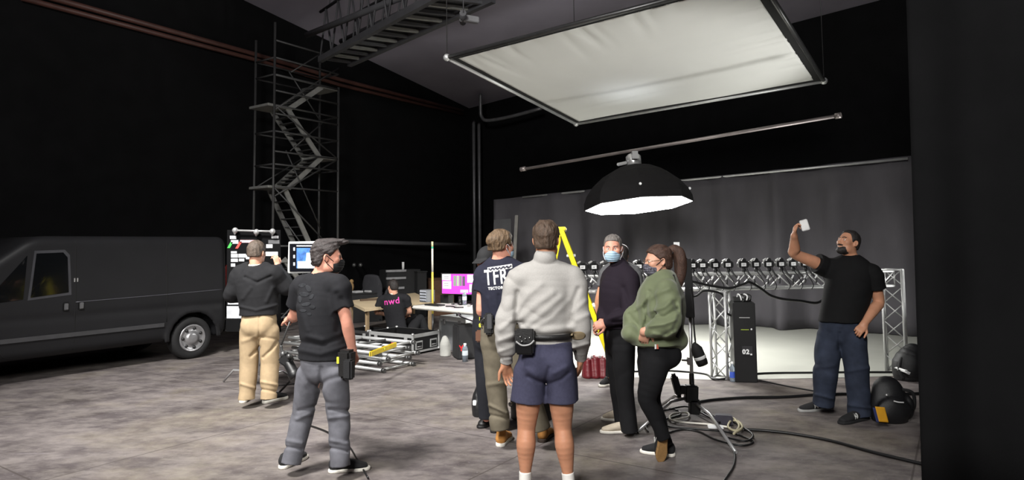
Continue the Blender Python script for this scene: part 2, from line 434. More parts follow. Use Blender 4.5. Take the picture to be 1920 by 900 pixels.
# ------------------------------------------------------------------ people
def unit(v): v = np.array(tuple(v), float); return v / np.linalg.norm(v)
def mix(a, b, t): return np.array(tuple(a), float) * (1 - t) + np.array(tuple(b), float) * t
SKINS = {}
def skin(name, c): return mat('skin_' + name, c, rough=.52, var=.09, vs=14, bump=.08, bs=220, spec=.4, sss=.12)
def cloth(name, c, rough=.85, var=.1, vs=30, bump=.25, bs=420, **k): return mat('cloth_' + name, c, rough=rough, var=var, vs=vs, bump=bump, bs=bs, spec=.2, **k)
class Person:
    def __init__(s, label, base, skin_mat, J, face, k=1.0, girth=1.0, group=None):
        s.root = thing('person', V((base.x, base.y, 0)), label, 'person', group)
        s.skin = skin_mat; s.J = {a: np.array(tuple(b), float) for a, b in J.items()}; s.k = k; s.g = girth
        s.f = unit((face[0], face[1], 0)); s.l = np.cross([0, 0, 1], s.f)
        s.B = Sdf()
    # ---- head
    def head(s, c, fwd, up=(0, 0, 1), size=1.0, open_neck=True):
        f = unit(fwd); u = np.array(up, float); u = unit(u - f * (u @ f)); l = np.cross(u, f)
        s.hc = np.array(tuple(c), float); s.hf, s.hu, s.hl, s.hs = f, u, l, size; B = s.B; H = s.H; ax = (l, f, u)
        E = lambda p, r, k=.02, op='u': B.ell(H(*p), np.array(r) * size, ax, k=k * size, op=op)
        E((0, -.012, .03), (.0745, .096, .086), 0)
        E((0, .03, -.02), (.062, .066, .085), .03)
        E((0, .03, -.07), (.054, .056, .042), .03)
        E((0, .078, -.098), (.024, .02, .02), .03)
        for q in (-1, 1):
            E((q * .044, .062, -.018), (.024, .024, .022), .03)
            E((q * .05, .02, -.075), (.018, .04, .028), .03)
        B.loft([H(-.036, .078, .022), H(0, .088, .02), H(.036, .078, .022)], [.012 * size, .011 * size, .012 * size], k=.015, n=2)
        for q in (-1, 1): E((q * .031, .1, .003), (.017, .016, .012), .012, 's')
        B.loft([H(0, .09, .01), H(0, .106, -.018), H(0, .113, -.034)], [.008 * size, .0105 * size, .013 * size], k=.014, n=2)
        for q in (-1, 1): E((q * .013, .1, -.037), (.009, .01, .008), .008)
        E((0, .094, -.06), (.023, .009, .006), .008); E((0, .092, -.071), (.02, .009, .007), .008)
        E((0, .1, -.0655), (.02, .008, .0015), .003, 's')
        for q in (-1, 1):
            a = unit(l * q * .45 + f * -.9); n = unit(np.cross(u, a)); e = H(q * .079, -.012, -.008)
            B.ell(e, np.array((.031, .019, .0085)) * size, (unit(u + a * .25), unit(a - u * .25), n), k=.008)
            B.ell(e + l * q * .008 * size + f * .004 * size, np.array((.019, .010, .007)) * size, (u, a, n), k=.006, op='s')
        nb = s.J['neck']
        s.neck_top = H(0, -.025, -.06)
        B.loft([H(0, -.022, -.03), mix(H(0, -.03, -.09), nb, .35), nb], [.052 * size, .056 * s.g * size, .066 * s.g], [.056 * size, .056 * s.g * size, .062], right=s.l, k=.03)
    def H(s, x, y, z): return s.hc + (s.hl * x + s.hf * y + s.hu * z) * s.hs
    def loc(s, X, Y, Z):
        dx, dy, dz = X - s.hc[0], Y - s.hc[1], Z - s.hc[2]
        return [(dx * a[0] + dy * a[1] + dz * a[2]) / s.hs for a in (s.hl, s.hf, s.hu)]
    def eyes(s, white=(225, 220, 215), dark=(38, 28, 22), lid=True):
        mw = mat('eye_white', white, rough=.25, var=.02); md = mat('eye_dark', dark, rough=.15, var=.02)
        for q in (-1, 1):
            b = MB(); c = V(s.H(q * .031, .0785, .003)); b.ball(c, .0118 * s.hs, 12); e = b.build('eye', mw, s.root)
            d = MB(); d.ball(V(s.H(q * .031, .0862, .003)), .0058 * s.hs, 10, (1, 1, 1)); d.build('iris', md, e)
    def hair(s, m, t=.014, line=((-.2, -.075), (-.06, -.07), (-.02, -.02), (.02, .005), (.05, .055), (.085, .075), (.2, .09)), amp=.003, f=130, seed=3, extra=(), h=.005, top=0.0, name='hair', sidecut=None, stretch=(1, 1, .35)):
        S = Sdf(); sc = s.hs
        ys = [a for a, b in line]; zs = [b for a, b in line]
        def fn(X, Y, Z):
            x, y, z = s.loc(X, Y, Z)
            tt = t + top * np.clip((z - .02) / .08, 0, 1)
            ry, rx, rz = .096 + tt, .0745 + tt, .086 + tt
            q = np.sqrt((x / rx) ** 2 + ((y + .012) / ry) ** 2 + ((z - .03) / rz) ** 2) + 1e-6
            d = (q - 1) * .086
            # the back of the head runs down onto the neck
            q2 = np.sqrt((x / (.058 + tt)) ** 2 + ((y + .045) / (.052 + tt)) ** 2 + ((z + .03) / .065) ** 2) + 1e-6
            d = smin(d, (q2 - 1) * .055, .02)
            for c, r in extra:
                qq = np.sqrt(((x - c[0]) / r[0]) ** 2 + ((y - c[1]) / r[1]) ** 2 + ((z - c[2]) / r[2]) ** 2) + 1e-6
                d = smin(d, (qq - 1) * min(r), .02)
            d = d - amp * wob(x * stretch[0], y * stretch[1], z * stretch[2], f, seed) - amp * .6 * wob(x * stretch[0], y * stretch[1], z * stretch[2], f * 2.6, seed + 1)
            hl = np.interp(y, ys, zs)
            d = smax(d, (hl - z) * .8, .008)
            e = np.sqrt(((np.abs(x) - .08) / .03) ** 2 + ((y + .01) / .024) ** 2 + ((z + .012) / .036) ** 2) + 1e-6
            d = smax(d, (1 - e) * .024, .004)
            return d * sc
        R = .24 * sc
        S.func(s.hc - R, s.hc + R, fn)
        return S.mesh(name, m, s.root, h)
    def mask(s, m, ms=None, name='face_mask', drop=0.0):
        S = Sdf(); sc = s.hs
        def fn(X, Y, Z):
            x, y, z = s.loc(X, Y, Z)
            q = np.sqrt((x / .071) ** 2 + ((y - .035) / .0865) ** 2 + ((z + .064 + drop) / .066) ** 2) + 1e-6; d = (q - 1) * .066
            q = np.sqrt((x / .026) ** 2 + ((y - .1) / .026) ** 2 + ((z + .03 + drop) / .03) ** 2) + 1e-6
            d = smin(d, (q - 1) * .026, .03)
            d = d - .0018 * np.sin(z * 330) * np.clip((y - .06) / .03, 0, 1)
            top = -.012 - drop - .25 * np.abs(x)
            d = smax(d, z - top, .004); d = smax(d, (-.112 - drop) - z, .004)
            return smax(d, (.025 + .2 * (np.abs(x))) - y, .004) * sc
        R = .2 * sc; S.func(s.hc - R, s.hc + R, fn); o = S.mesh(name, m, s.root, .004)
        for q in (-1, 1):
            b = MB()
            for z0, z1 in ((-.035, .012), (-.095, -.036)):
                b.tube(smoothpath([s.H(q * .064, .05, z0), s.H(q * .079, .02, (z0 + z1) / 2), s.H(q * .086, -.012, z1), s.H(q * .084, -.026, -.01)], 4), .0028 * sc, 5)
            b.build('ear_loop', ms or m, o)
        return o
    def jaw_beard(s, m, length=.0):
        S = Sdf(); sc = s.hs
        def fn(X, Y, Z):
            x, y, z = s.loc(X, Y, Z)
            q = np.sqrt((x / .064) ** 2 + ((y - .03) / .066) ** 2 + ((z + .075) / .052) ** 2) + 1e-6; d = (q - 1) * .055
            q = np.sqrt((x / .034) ** 2 + ((y - .082) / .032) ** 2 + ((z + .1 + length) / .03) ** 2) + 1e-6; d = smin(d, (q - 1) * .028, .03)
            q = np.sqrt((x / .034) ** 2 + ((y - .095) / .016) ** 2 + ((z + .051) / .0075) ** 2) + 1e-6; d2 = (q - 1) * .0075
            d = smax(d, z + .06 - .9 * np.clip(.05 - y, 0, .1), .006); d = smin(d, d2, .008)
            q = np.sqrt((x / .019) ** 2 + ((y - .105) / .025) ** 2 + ((z + .067) / .008) ** 2) + 1e-6; d = smax(d, (1 - q) * .008, .003)
            d = d - .002 * wob(x, y, z, 260, 5)
            return smax(d, -.01 - y + 0 * x, .004) * sc
        R = .2 * sc; S.func(s.hc - R, s.hc + R, fn); return S.mesh('beard', m, s.root, .0045)
    # ---- body
    def trunk_stations(s, infl=0.0, w=(1, 1, 1, 1, 1), d=(1, 1, 1, 1, 1)):
        J = s.J; g = s.g; pr, sr = s.side('pelvis'), s.side('chest')
        C = [J['pelvis'] + (0, 0, -.02), J['waist'], J['chest'], mix(J['chest'], J['neck'], .62), mix(J['chest'], J['neck'], .93)]
        a = np.array([.158, .140, .158, .150, .075]) * g * np.array(w) + infl; b = np.array([.112, .100, .116, .092, .062]) * g * np.array(d) + infl
        return C, a, b, [pr, mix(pr, sr, .5), sr, sr, sr]
    def side(s, which):
        J = s.J
        v = (J['hipL'] - J['hipR']) if which == 'pelvis' else (J['shL'] - J['shR'])
        v = np.array([v[0], v[1], v[2] * .6]); return unit(v)
    def body(s, legs=True, arms=True, r_arm=(.056, .049, .041, .044, .030), r_leg=(.088, .076, .055, .056, .038), bare_legs=False):
        J = s.J; g = s.g; B = s.B
        C, a, b, R = s.trunk_stations(); B.loft(C, a, b, right=R, k=.03)
        for q in 'LR':
            if arms:
                sh, el, wr = J['sh' + q], J['el' + q], J['wr' + q]
                B.loft([mix(J['chest'], J['neck'], .7), sh, mix(sh, el, .45), el, mix(el, wr, .3), mix(el, wr, .75), wr], [.06 * g, r_arm[0] * g, r_arm[1] * g, r_arm[2] * g, r_arm[3] * g, .034 * g, r_arm[4]], k=.03, n=3)
            if legs:
                hp, kn, an = J['hip' + q], J['kn' + q], J['an' + q]
                if bare_legs:
                    bk = -s.f * .012
                    B.loft([hp, mix(hp, kn, .5), mix(hp, kn, .85), kn, mix(kn, an, .12) + bk * .6, mix(kn, an, .32) + bk, mix(kn, an, .6) + bk * .3, mix(kn, an, .85), an], [.09 * g, .083 * g, .066 * g, .0595 * g, .059 * g, .0635 * g, .050 * g, .037 * g, .036 * g], [.09 * g, .086 * g, .066 * g, .062 * g, .062 * g, .067 * g, .052 * g, .042 * g, .042 * g], right=s.l, k=.03, n=3)
                else:
                    B.loft([hp, mix(hp, kn, .5), kn, mix(kn, an, .35), an], [.085 * g, .074 * g, .053 * g, .054 * g, .038 * g], k=.03, n=3)
                pass
    def foot(s, q):
        if 'he' + q in s.J:
            he, to = s.J['he' + q], s.J['to' + q]
            s.B.loft([s.J['an' + q], mix(he, to, .3) + (0, 0, .045), mix(he, to, .85) + (0, 0, .03)], [.036, .036, .03], k=.02, n=2)
    def hand(s, q, d, n, curl=.4, size=1.0, thumb=.6, spread=1.0, curls=None):
        """d: direction the hand points, n: the way the palm faces"""
        B = s.B; w = s.J['wr' + q]; d = unit(d); n = np.array(n, float); n = unit(n - d * (n @ d))
        t = np.cross(d, n) if q == 'L' else np.cross(n, d)     # thumb side
        z = size * s.k
        kn = w + d * .088 * z
        B.loft([w - d * .01, w + d * .035 * z, w + d * .07 * z, kn], [.026 * z, .034 * z, .04 * z, .038 * z], [.019 * z, .015 * z, .0145 * z, .011 * z], right=t, k=.02, n=2)
        B.ell(w + d * .035 * z + t * .026 * z + n * .006 * z, np.array((.034, .016, .016)) * z, (unit(d + t * .35), t, n), k=.02)
        lens = (.074, .082, .076, .060); offs = (.0285, .0095, -.0095, -.028)
        for i in range(4):
            c = (curls[i] if curls else curl + .08 * i); L = lens[i] * z; a = 0; p = kn + t * offs[i] * z * 1.02 - d * (.004, 0, .003, .012)[i] * z
            dd = d + t * offs[i] * 2.2 * spread; dd = unit(dd); pts = [p]
            for j, fr in enumerate((.45, .32, .23)):
                a += c * (.8, 1.1, .8)[j]
                dr = dd * math.cos(a) + n * math.sin(a); p = p + dr * L * fr; pts.append(p)
            B.loft(pts, [.0088 * z, .0083 * z, .0078 * z, .0066 * z], k=.005, n=2)
        p0 = w + d * .02 * z + t * .03 * z + n * .008 * z
        d1 = unit(d * .75 + t * .75 + n * .25 * thumb); d2 = unit(d * .95 + t * (.35 - .3 * thumb) + n * .5 * thumb)
        p1 = p0 + d1 * .04 * z; p2 = p1 + d2 * .03 * z; p3 = p2 + d2 * .024 * z
        B.loft([p0, p1, p2, p3], [.0145 * z, .0115 * z, .0102 * z, .0078 * z], k=.008, n=2)
        s.fist = kn + n * .03 * z; return kn
    def finish(s, h=.0048):
        o = s.B.mesh('body', s.skin, s.root, h); return o
    # ---- clothes
    def top(s, name, m, infl=.014, hem=None, sleeve=.62, long=False, r_sl=(.075, .072, .068), r_long=(.082, .075, .066, .06, .045), w=(1, 1, 1, 1, 1), d=(1, 1, 1, 1, 1), fold=(), wr=(.003, 18, 4), neck_r=.062, neck_up=.0, h=.006, low=None, extra=None, wr2=None, hem_tilt=(0, 0), sides='LR', kk=.035):
        """shirt, jumper or jacket; hem: height of the lower edge"""
        S = Sdf(); J = s.J; g = s.g
        C, a, b, R = s.trunk_stations(infl, w, d)
        if low is not None:
            C = [np.array(low[0], float)] + C[1:]; a = np.array(a); b = np.array(b); a[0], b[0] = low[1], low[2]
        cut = [] if hem is None else [((C[0][0], C[0][1], hem), (hem_tilt[0], hem_tilt[1], -1))]
        if neck_up: C = list(C) + [J['neck'] + (s.H(0, -.03, -.09) - J['neck']) * neck_up]; a = np.append(a, .06 * g + infl * .8); b = np.append(b, .06 * g + infl * .8); R = R + [R[-1]]
        S.loft(C, a, b, right=R, k=.03, cut=cut)
        for q in sides:
            sh, el, wrp = J['sh' + q], J['el' + q], J['wr' + q]; nn = mix(J['chest'], J['neck'], .72)
            if long:
                ax = unit(wrp - el); e = wrp + ax * .0
                S.loft([nn, sh, mix(sh, el, .5), el, mix(el, wrp, .5), mix(el, wrp, .9), wrp + ax * .03], [.07 * g] + [r_long[0] * g, r_long[1] * g, r_long[2] * g, r_long[3] * g, r_long[4] * g, r_long[4] * g], k=kk, n=3, cut=[(e, ax)])
            else:
                ax = unit(el - sh); e = mix(sh, el, sleeve)
                S.loft([nn, sh, mix(sh, el, sleeve * .6), mix(sh, el, sleeve + .15)], [.07 * g] + [x * g for x in r_sl], k=kk, n=3, cut=[(e, ax)])
        if extra: extra(S)
        if wr: S.disp.append(wrinkle(*wr))
        if wr2: S.disp.append(crease(*wr2))
        if fold: S.disp.append(folds(fold))
        if not neck_up:
            # the neck hole, dug round the neck and open at the top
            nb = J['neck']; nt = s.H(0, -.03, -.07)
            S.loft([nb + (nb - nt) * .12, mix(nb, nt, .6), nt + (nt - nb)], [neck_r * g, neck_r * g * 1.05, neck_r * g * 1.5], k=.004, n=1, op='s')
        return S.mesh(name, m, s.root, h)
    def trousers(s, name, m, infl=.012, waist=None, r=(.105, .092, .075, .07, .066), hem=None, fold=(), wr=(.003, 20, 8), h=.006, w=(1.0, 1.0), d=(1.0, 1.0), seat=.0, shorts=None, wr2=None, rb=None, top_add=.0):
        S = Sdf(); J = s.J; g = s.g; pr = s.side('pelvis')
        wz = J['waist'][2] if waist is None else waist
        pc = J['pelvis']; wc = mix(pc, J['waist'], .8); wc[2] = wz + .04
        S.loft([pc + (0, 0, -.06), pc + (0, 0, .02), wc], np.array([.15, .162, .145]) * g * w[0] + infl, np.array([.105, .115, .108]) * g * d[0] + infl, right=pr, k=.03, cut=[((0, 0, wz), (0, 0, 1))])
        if seat:
            for q in (-1, 1): S.ell(pc - s.f * (.045 + seat) + pr * q * .07 + (0, 0, -.045), (.095 * g, .095 * g, .1 * g), k=.05)
        for q in 'LR':
            hp, kn, an = J['hip' + q], J['kn' + q], J['an' + q]
            if shorts:
                ax = unit(kn - hp); e = mix(hp, kn, shorts); rr = np.array(r[:3]) * g
                S.loft([hp, mix(hp, kn, shorts * .55), mix(hp, kn, shorts + .15)], rr, rr if rb is None else np.array(rb) * g, right=pr, k=.03, n=3, cut=[(e, unit(ax + np.array([0, 0, -.6])))])
            else:
                ax = unit(an - kn); e = an if hem is None else an + ax * hem
                S.loft([hp, mix(hp, kn, .5), kn, mix(kn, an, .5), mix(kn, an, .9), e + ax * .06], [r[0] * g, r[1] * g, r[2] * g, r[3] * g, r[4] * g, r[4] * g], k=.02, n=3, cut=[(e, ax)])
        if wr: S.disp.append(wrinkle(*wr))
        if wr2: S.disp.append(crease(*wr2))
        if fold: S.disp.append(folds(fold))
        return S.mesh(name, m, s.root, h)
    def shoe(s, he, to, m_up, m_sole, pitch=None, w=.048, hgt=.098, sole=.026, boot=0.0, toe_cap=None, ankle=None, lace=None, up=(0, 0, 1)):
        """he, to: heel and toe tips on the ground (or wherever the sole touches)"""
        he = np.array(tuple(he), float); to = np.array(tuple(to), float); d = unit(to - he); L = np.linalg.norm(to - he)
        u = np.array(up, float); u = unit(u - d * (u @ d)); r = np.cross(d, u)
        q = lambda t, z, x=0: he + d * L * t + u * z + r * x
        S = Sdf(); z0 = sole
        S.loft([q(.10, z0 + .022), q(.25, z0 + .03), q(.5, z0 + .026), q(.75, z0 + .012), q(.90, z0 + .006)], [w * .72, w * .76, w * .84, w * .92, w * .66], [.04, .046, .038, .030, .022], right=r, k=.02, n=4, cut=[(q(0, z0 * .6), -u)], cap=.9)
        S.loft([q(.16, z0 + .03), q(.2, hgt + boot)], [w * .72, w * .74 if boot else w * .66], [.045, .048], right=r, k=.03, n=2, cut=[(q(0, hgt + boot), u)])
        o = S.mesh('shoe', m_up, s.root, .0045)
        T = Sdf()
        T.loft([q(.10, z0 * .5), q(.3, z0 * .5), q(.5, z0 * .5), q(.75, z0 * .5), q(.9, z0 * .5)], [w * .80, w * .82, w * .86, w, w * .78], [.045, .05, .05, .05, .04], right=r, k=.01, n=4, cut=[(q(0, z0), u), (q(0, 0), -u)], cap=1.0)
        T.mesh('sole', m_sole, o, .0045)
        if lace is not None:
            b = MB()
            for t in (.42, .49, .56): b.tube(smoothpath([q(t, z0 + .045, -.022), q(t + .02, z0 + .068 - (t - .42) * .12, 0), q(t, z0 + .045, .022)], 4), .0035, 5)
            b.build('laces', lace, o)
        return o
# ------------------------------------------------------------------ the setting
EL = V((.562, .827, 0)).normalized(); ER = V((EL.y, -EL.x, 0)); UZ = V((0, 0, 1))
ROT = Matrix((ER, EL, UZ)).transposed()
def obox(b, c, s, R=ROT): return b.box(c, s, R)
CORNER = V((-1.3, 20.2, 0))
def floor_mat():
    m = bpy.data.materials.new('floor_concrete'); m.use_nodes = True; nt = m.node_tree; N = nt.nodes; L = nt.links; b = N['Principled BSDF']; b.inputs['Specular IOR Level'].default_value = .22
    tc = N.new('ShaderNodeTexCoord')
    def noise(sc, det=6, rough=.6, aniso=(1, 1, 1), rot=0.0):
        mp = N.new('ShaderNodeMapping'); mp.inputs['Scale'].default_value = aniso; mp.inputs['Rotation'].default_value = (0, 0, rot); L.new(tc.outputs['Object'], mp.inputs['Vector'])
        n = N.new('ShaderNodeTexNoise'); n.inputs['Scale'].default_value = sc; n.inputs['Detail'].default_value = det; n.inputs['Roughness'].default_value = rough; L.new(mp.outputs['Vector'], n.inputs['Vector']); return n.outputs['Fac']
    def ramp(src, stops):
        r = N.new('ShaderNodeValToRGB'); e = r.color_ramp.elements
        while len(e) < len(stops): e.new(.5)
        for x, (p_, c) in zip(e, stops): x.position = p_; x.color = lin(c) if len(c) == 3 else c
        L.new(src, r.inputs['Fac']); return r.outputs['Color']
    def mixc(f, a, c, mode='MIX'):
        x = N.new('ShaderNodeMix'); x.data_type = 'RGBA'; x.blend_type = mode
        if isinstance(f, float): x.inputs['Factor'].default_value = f
        else: L.new(f, x.inputs['Factor'])
        L.new(a, x.inputs['A']); L.new(c, x.inputs['B']); return x.outputs['Result']
    base = ramp(noise(1.1, 8, .65), [(.30, (66, 60, 59)), (.46, (98, 92, 94)), (.60, (124, 117, 118)), (.74, (85, 78, 77))])
    patch = ramp(noise(2.6, 7, .7, (1, 1.7, 1), .6), [(.40, (69, 62, 60)), (.60, (135, 128, 122))])
    c = mixc(.5, base, patch)
    st = ramp(noise(.55, 5, .6), [(.50, (0, 0, 0)), (.62, (255, 255, 255))])
    stain = ramp(noise(5, 6, .7), [(.35, (137, 131, 111)), (.65, (83, 71, 63))])
    f2 = N.new('ShaderNodeMath'); f2.operation = 'MULTIPLY'; f2.inputs[1].default_value = .45
    bw = N.new('ShaderNodeRGBToBW'); L.new(st, bw.inputs[0]); L.new(bw.outputs[0], f2.inputs[0]); c = mixc(f2.outputs[0], c, stain)
    # pale scuffs and drops
    sp = ramp(noise(30, 2, .5), [(.69, (0, 0, 0)), (.74, (255, 255, 255))]); bw = N.new('ShaderNodeRGBToBW'); L.new(sp, bw.inputs[0])
    f3 = N.new('ShaderNodeMath'); f3.operation = 'MULTIPLY'; f3.inputs[1].default_value = .35; L.new(bw.outputs[0], f3.inputs[0])
    pal = N.new('ShaderNodeRGB'); pal.outputs[0].default_value = lin((149, 143, 146)); c = mixc(f3.outputs[0], c, pal.outputs[0])
    sc = ramp(noise(3.5, 3, .5, (.25, 2.2, 1), .9), [(.66, (0, 0, 0)), (.72, (255, 255, 255))]); bw = N.new('ShaderNodeRGBToBW'); L.new(sc, bw.inputs[0])
    f4 = N.new('ShaderNodeMath'); f4.operation = 'MULTIPLY'; f4.inputs[1].default_value = .22; L.new(bw.outputs[0], f4.inputs[0]); c = mixc(f4.outputs[0], c, pal.outputs[0])
    # slab joints
    mp = N.new('ShaderNodeMapping'); mp.inputs['Rotation'].default_value = (0, 0, .597); mp.inputs['Location'].default_value = (.35, .55, 0); L.new(tc.outputs['Object'], mp.inputs['Vector'])
    br = N.new('ShaderNodeTexBrick'); br.offset = 0; br.inputs['Scale'].default_value = 1.0; br.inputs['Brick Width'].default_value = 2.6; br.inputs['Row Height'].default_value = 2.6; br.inputs['Mortar Size'].default_value = .008; br.inputs['Mortar Smooth'].default_value = .3
    L.new(mp.outputs['Vector'], br.inputs['Vector'])
    dk = N.new('ShaderNodeRGB'); dk.outputs[0].default_value = lin((66, 60, 57)); f5 = N.new('ShaderNodeMath'); f5.operation = 'MULTIPLY'; f5.inputs[1].default_value = .7; L.new(br.outputs['Fac'], f5.inputs[0]); c = mixc(f5.outputs[0], c, dk.outputs[0])
    L.new(c, b.inputs['Base Color'])
    rr = N.new('ShaderNodeMapRange'); rr.inputs['To Min'].default_value = .62; rr.inputs['To Max'].default_value = .9; L.new(noise(2.2), rr.inputs['Value']); L.new(rr.outputs[0], b.inputs['Roughness'])
    bp = N.new('ShaderNodeBump'); bp.inputs['Strength'].default_value = .25; bp.inputs['Distance'].default_value = .01; L.new(noise(14, 6, .7), bp.inputs['Height']); L.new(bp.outputs['Normal'], b.inputs['Normal'])
    return m
def structure(o): o['kind'] = 'structure'; return o
structure(MB().box((0, 8, -.1), (60, 44, .2)).build('floor', floor_mat(), origin=(0, 0, 0)))
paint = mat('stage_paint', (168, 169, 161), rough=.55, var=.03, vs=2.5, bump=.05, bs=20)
bl0, bl1 = V((3.93, 13.44, 0)), V((7.19, 11.34, 0)); BD = (bl1 - bl0).normalized(); BN = V((-BD.y, BD.x, 0))
if BN.y > 0: BN = -BN                                           # towards the camera
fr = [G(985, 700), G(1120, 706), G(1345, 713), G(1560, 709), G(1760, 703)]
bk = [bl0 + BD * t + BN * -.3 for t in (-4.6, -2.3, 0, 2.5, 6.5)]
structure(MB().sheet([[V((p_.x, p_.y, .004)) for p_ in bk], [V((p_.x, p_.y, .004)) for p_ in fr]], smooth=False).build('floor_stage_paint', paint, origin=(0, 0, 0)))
black_wall = mat('wall_black', (21, 21, 22), rough=.95, var=.15, vs=3, spec=.1)
def wall(name, a, b, z, th=.2, m=black_wall):
    d = (b - a).normalized(); n = V((-d.y, d.x, 0)); mid = (a + b) / 2
    if n.dot(mid) < 0: n = -n
    return structure(MB().hexa([a, b, b + n * th, a + n * th], [a + UZ * z, b + UZ * z, b + n * th + UZ * z, a + n * th + UZ * z]).build(name, m, origin=tuple(a)))
wall('wall_left', CORNER - EL * 27, CORNER, 8.0)
wall('wall_back', CORNER, CORNER + ER * 17, 8.0)
cu, lu, ru = on_plane(885, 203, CORNER, (0, 1, 0)), on_plane(690, 112, CORNER, ER), on_plane(1560, 24, CORNER, EL)
cn = (lu - cu).cross(ru - cu).normalized()
def ceil_z(x, y): return cu.z - (cn.x * (x - cu.x) + cn.y * (y - cu.y)) / cn.z
cp = [CORNER - EL * 27 - ER * .3, CORNER + EL * .3 - ER * .3, CORNER + ER * 17 + EL * .3, CORNER + ER * 17 - EL * 27]
structure(MB().hexa([V((q.x, q.y, ceil_z(q.x, q.y))) for q in cp], [V((q.x, q.y, ceil_z(q.x, q.y) + .2)) for q in cp]).build('ceiling', mat('ceiling_grey', (150, 144, 156), rough=.9, var=.1, vs=.8), origin=(0, 0, 0)))
# ---- drapes
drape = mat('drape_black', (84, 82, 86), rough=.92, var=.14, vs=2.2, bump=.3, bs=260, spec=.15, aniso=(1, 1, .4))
def pleats(a, b, z0, z1, n, fn, nz=14):
    """hanging cloth from a to b: fn(t metres along, s 0..1 from the top) -> push along the normal"""
    d = (b - a); L = d.length; d.normalize(); nn = V((-d.y, d.x, 0)); g = []
    for j in range(nz + 1):
        s_ = j / nz; row = []
        for i in range(n + 1):
            t = L * i / n; q = a + d * t + nn * fn(t, s_)
            q.z = z1(t) + (z0 - z1(t)) * s_; row.append(q)
        g.append(row)
    return g
rnd = random.Random(4); ph = [(rnd.uniform(1.2, 7), rnd.uniform(0, 6.28), rnd.uniform(.02, .06)) for _ in range(10)]
def bfold(t, s_): return sum(a * math.sin(f * t + p_ + .35 * s_ * math.sin(f + 2 * t)) for f, p_, a in ph) * (.35 + .75 * s_) + .035 * s_ * math.sin(9 * t) + .10 * (.4 + .6 * s_) * (math.exp(-((t - 5.35) / .10) ** 2) - math.exp(-((t - 5.62) / .12) ** 2) + math.exp(-((t - 6.45) / .09) ** 2) - .8 * math.exp(-((t - 6.65) / .1) ** 2) + .7 * math.exp(-((t - 7.4) / .12) ** 2))
g = pleats(bl0 - BD * 5.2, bl0 + BD * 5.6, .015, lambda t: 2.80 + .35 * t / 9, 150, bfold)
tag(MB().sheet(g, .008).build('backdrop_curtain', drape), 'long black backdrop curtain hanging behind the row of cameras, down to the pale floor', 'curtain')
q0 = G(1724, 908); e0 = V((q0.x, q0.y, 0)); d0 = V((.93, -.36, 0)).normalized(); ph2 = [(rnd.uniform(3, 12), rnd.uniform(0, 6.28), rnd.uniform(.015, .035)) for _ in range(7)]
def sfold(t, s_): return sum(a * math.sin(f * t + p_ + .5 * s_) for f, p_, a in ph2) * (.4 + .6 * s_) - .03 * math.exp(-t * 5) * s_
g = pleats(e0, e0 + d0 * 3.2, .012, lambda t: 4.9, 110, sfold)
for j, row in enumerate(g):
    s_ = j / 14
    for i, q in enumerate(row): q.x += .11 * (1 - s_)
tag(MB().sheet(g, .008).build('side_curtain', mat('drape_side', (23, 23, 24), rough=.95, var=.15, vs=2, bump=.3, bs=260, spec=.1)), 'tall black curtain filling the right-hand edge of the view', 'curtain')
# ---- pipes on the walls
def wl(u, v, o=.12): return on_plane(u, v, CORNER + ER * o, ER)
rust = mat('pipe_rust', (84, 54, 47), rough=.5, var=.25, vs=4); galv = mat('pipe_grey', (128, 128, 130), rough=.45, metal=.6, var=.15, vs=6)
tag(MB().tube([wl(60, -14), wl(475, 101), wl(640, 150), wl(868, 208)], .05, 10).build('wall_pipe', rust), 'upper rusty red pipe running along the left wall', 'pipe', 'pipes on the left wall')
tag(MB().tube([wl(40, -4), wl(475, 111), wl(640, 160), wl(868, 214)], .045, 10).build('wall_pipe', rust), 'lower rusty red pipe running along the left wall', 'pipe', 'pipes on the left wall')
for (u0, v0, u1, v1, lab) in ((888, 232, 891, 500, 'left'), (898, 236, 901, 508, 'right')):
    a = P(u0, v0, 19.3); b = P(u1, v1, 19.3); b.x = a.x
    tag(MB().tube([V((a.x, a.y, .02)), a, a + V((.0, .25, .12))], .05, 10).build('downpipe', galv), 'grey vertical pipe in the far room corner, the %s of two' % lab, 'pipe', 'downpipes in the corner')
tag(MB().tube(smoothpath([P(901, 176, 18.6), P(901, 205, 18.6), P(903, 219, 18.6), P(915, 226, 18.5), P(960, 218, 18.1), P(1015, 203, 17.6)], 5), .05, 8).build('conduit', galv), 'bent grey conduit hooking out of the far corner under the ceiling', 'conduit')
tag(MB().tube([P(640, 452, 16.0), P(760, 456, 17.2), P(872, 459, 18.6)], .055, 8).build('wall_rail', mat('rail_grey', (92, 92, 94), rough=.5)), 'grey rail along the left wall at head height, right of the van', 'rail')
chrome = mat('chrome', (205, 205, 205), rough=.25, metal=.65, var=.03); alu = mat('aluminium', (196, 197, 196), rough=.4, metal=.5, var=.06)
black_plastic = mat('black_plastic', (22, 22, 23), rough=.5, var=.1); black_paint = mat('black_paint', (18, 18, 19), rough=.45); white_card = mat('white_card', (225, 226, 226), rough=.7, var=.04)
rubber = mat('rubber', (24, 24, 25), rough=.85); cable_black = mat('cable_black', (17, 17, 18), rough=.45); dark_steel = mat('dark_steel', (92, 92, 92), rough=.45, metal=.7)
def gp(u, v, z=.0): q = G(u, v); q.z = z; return q
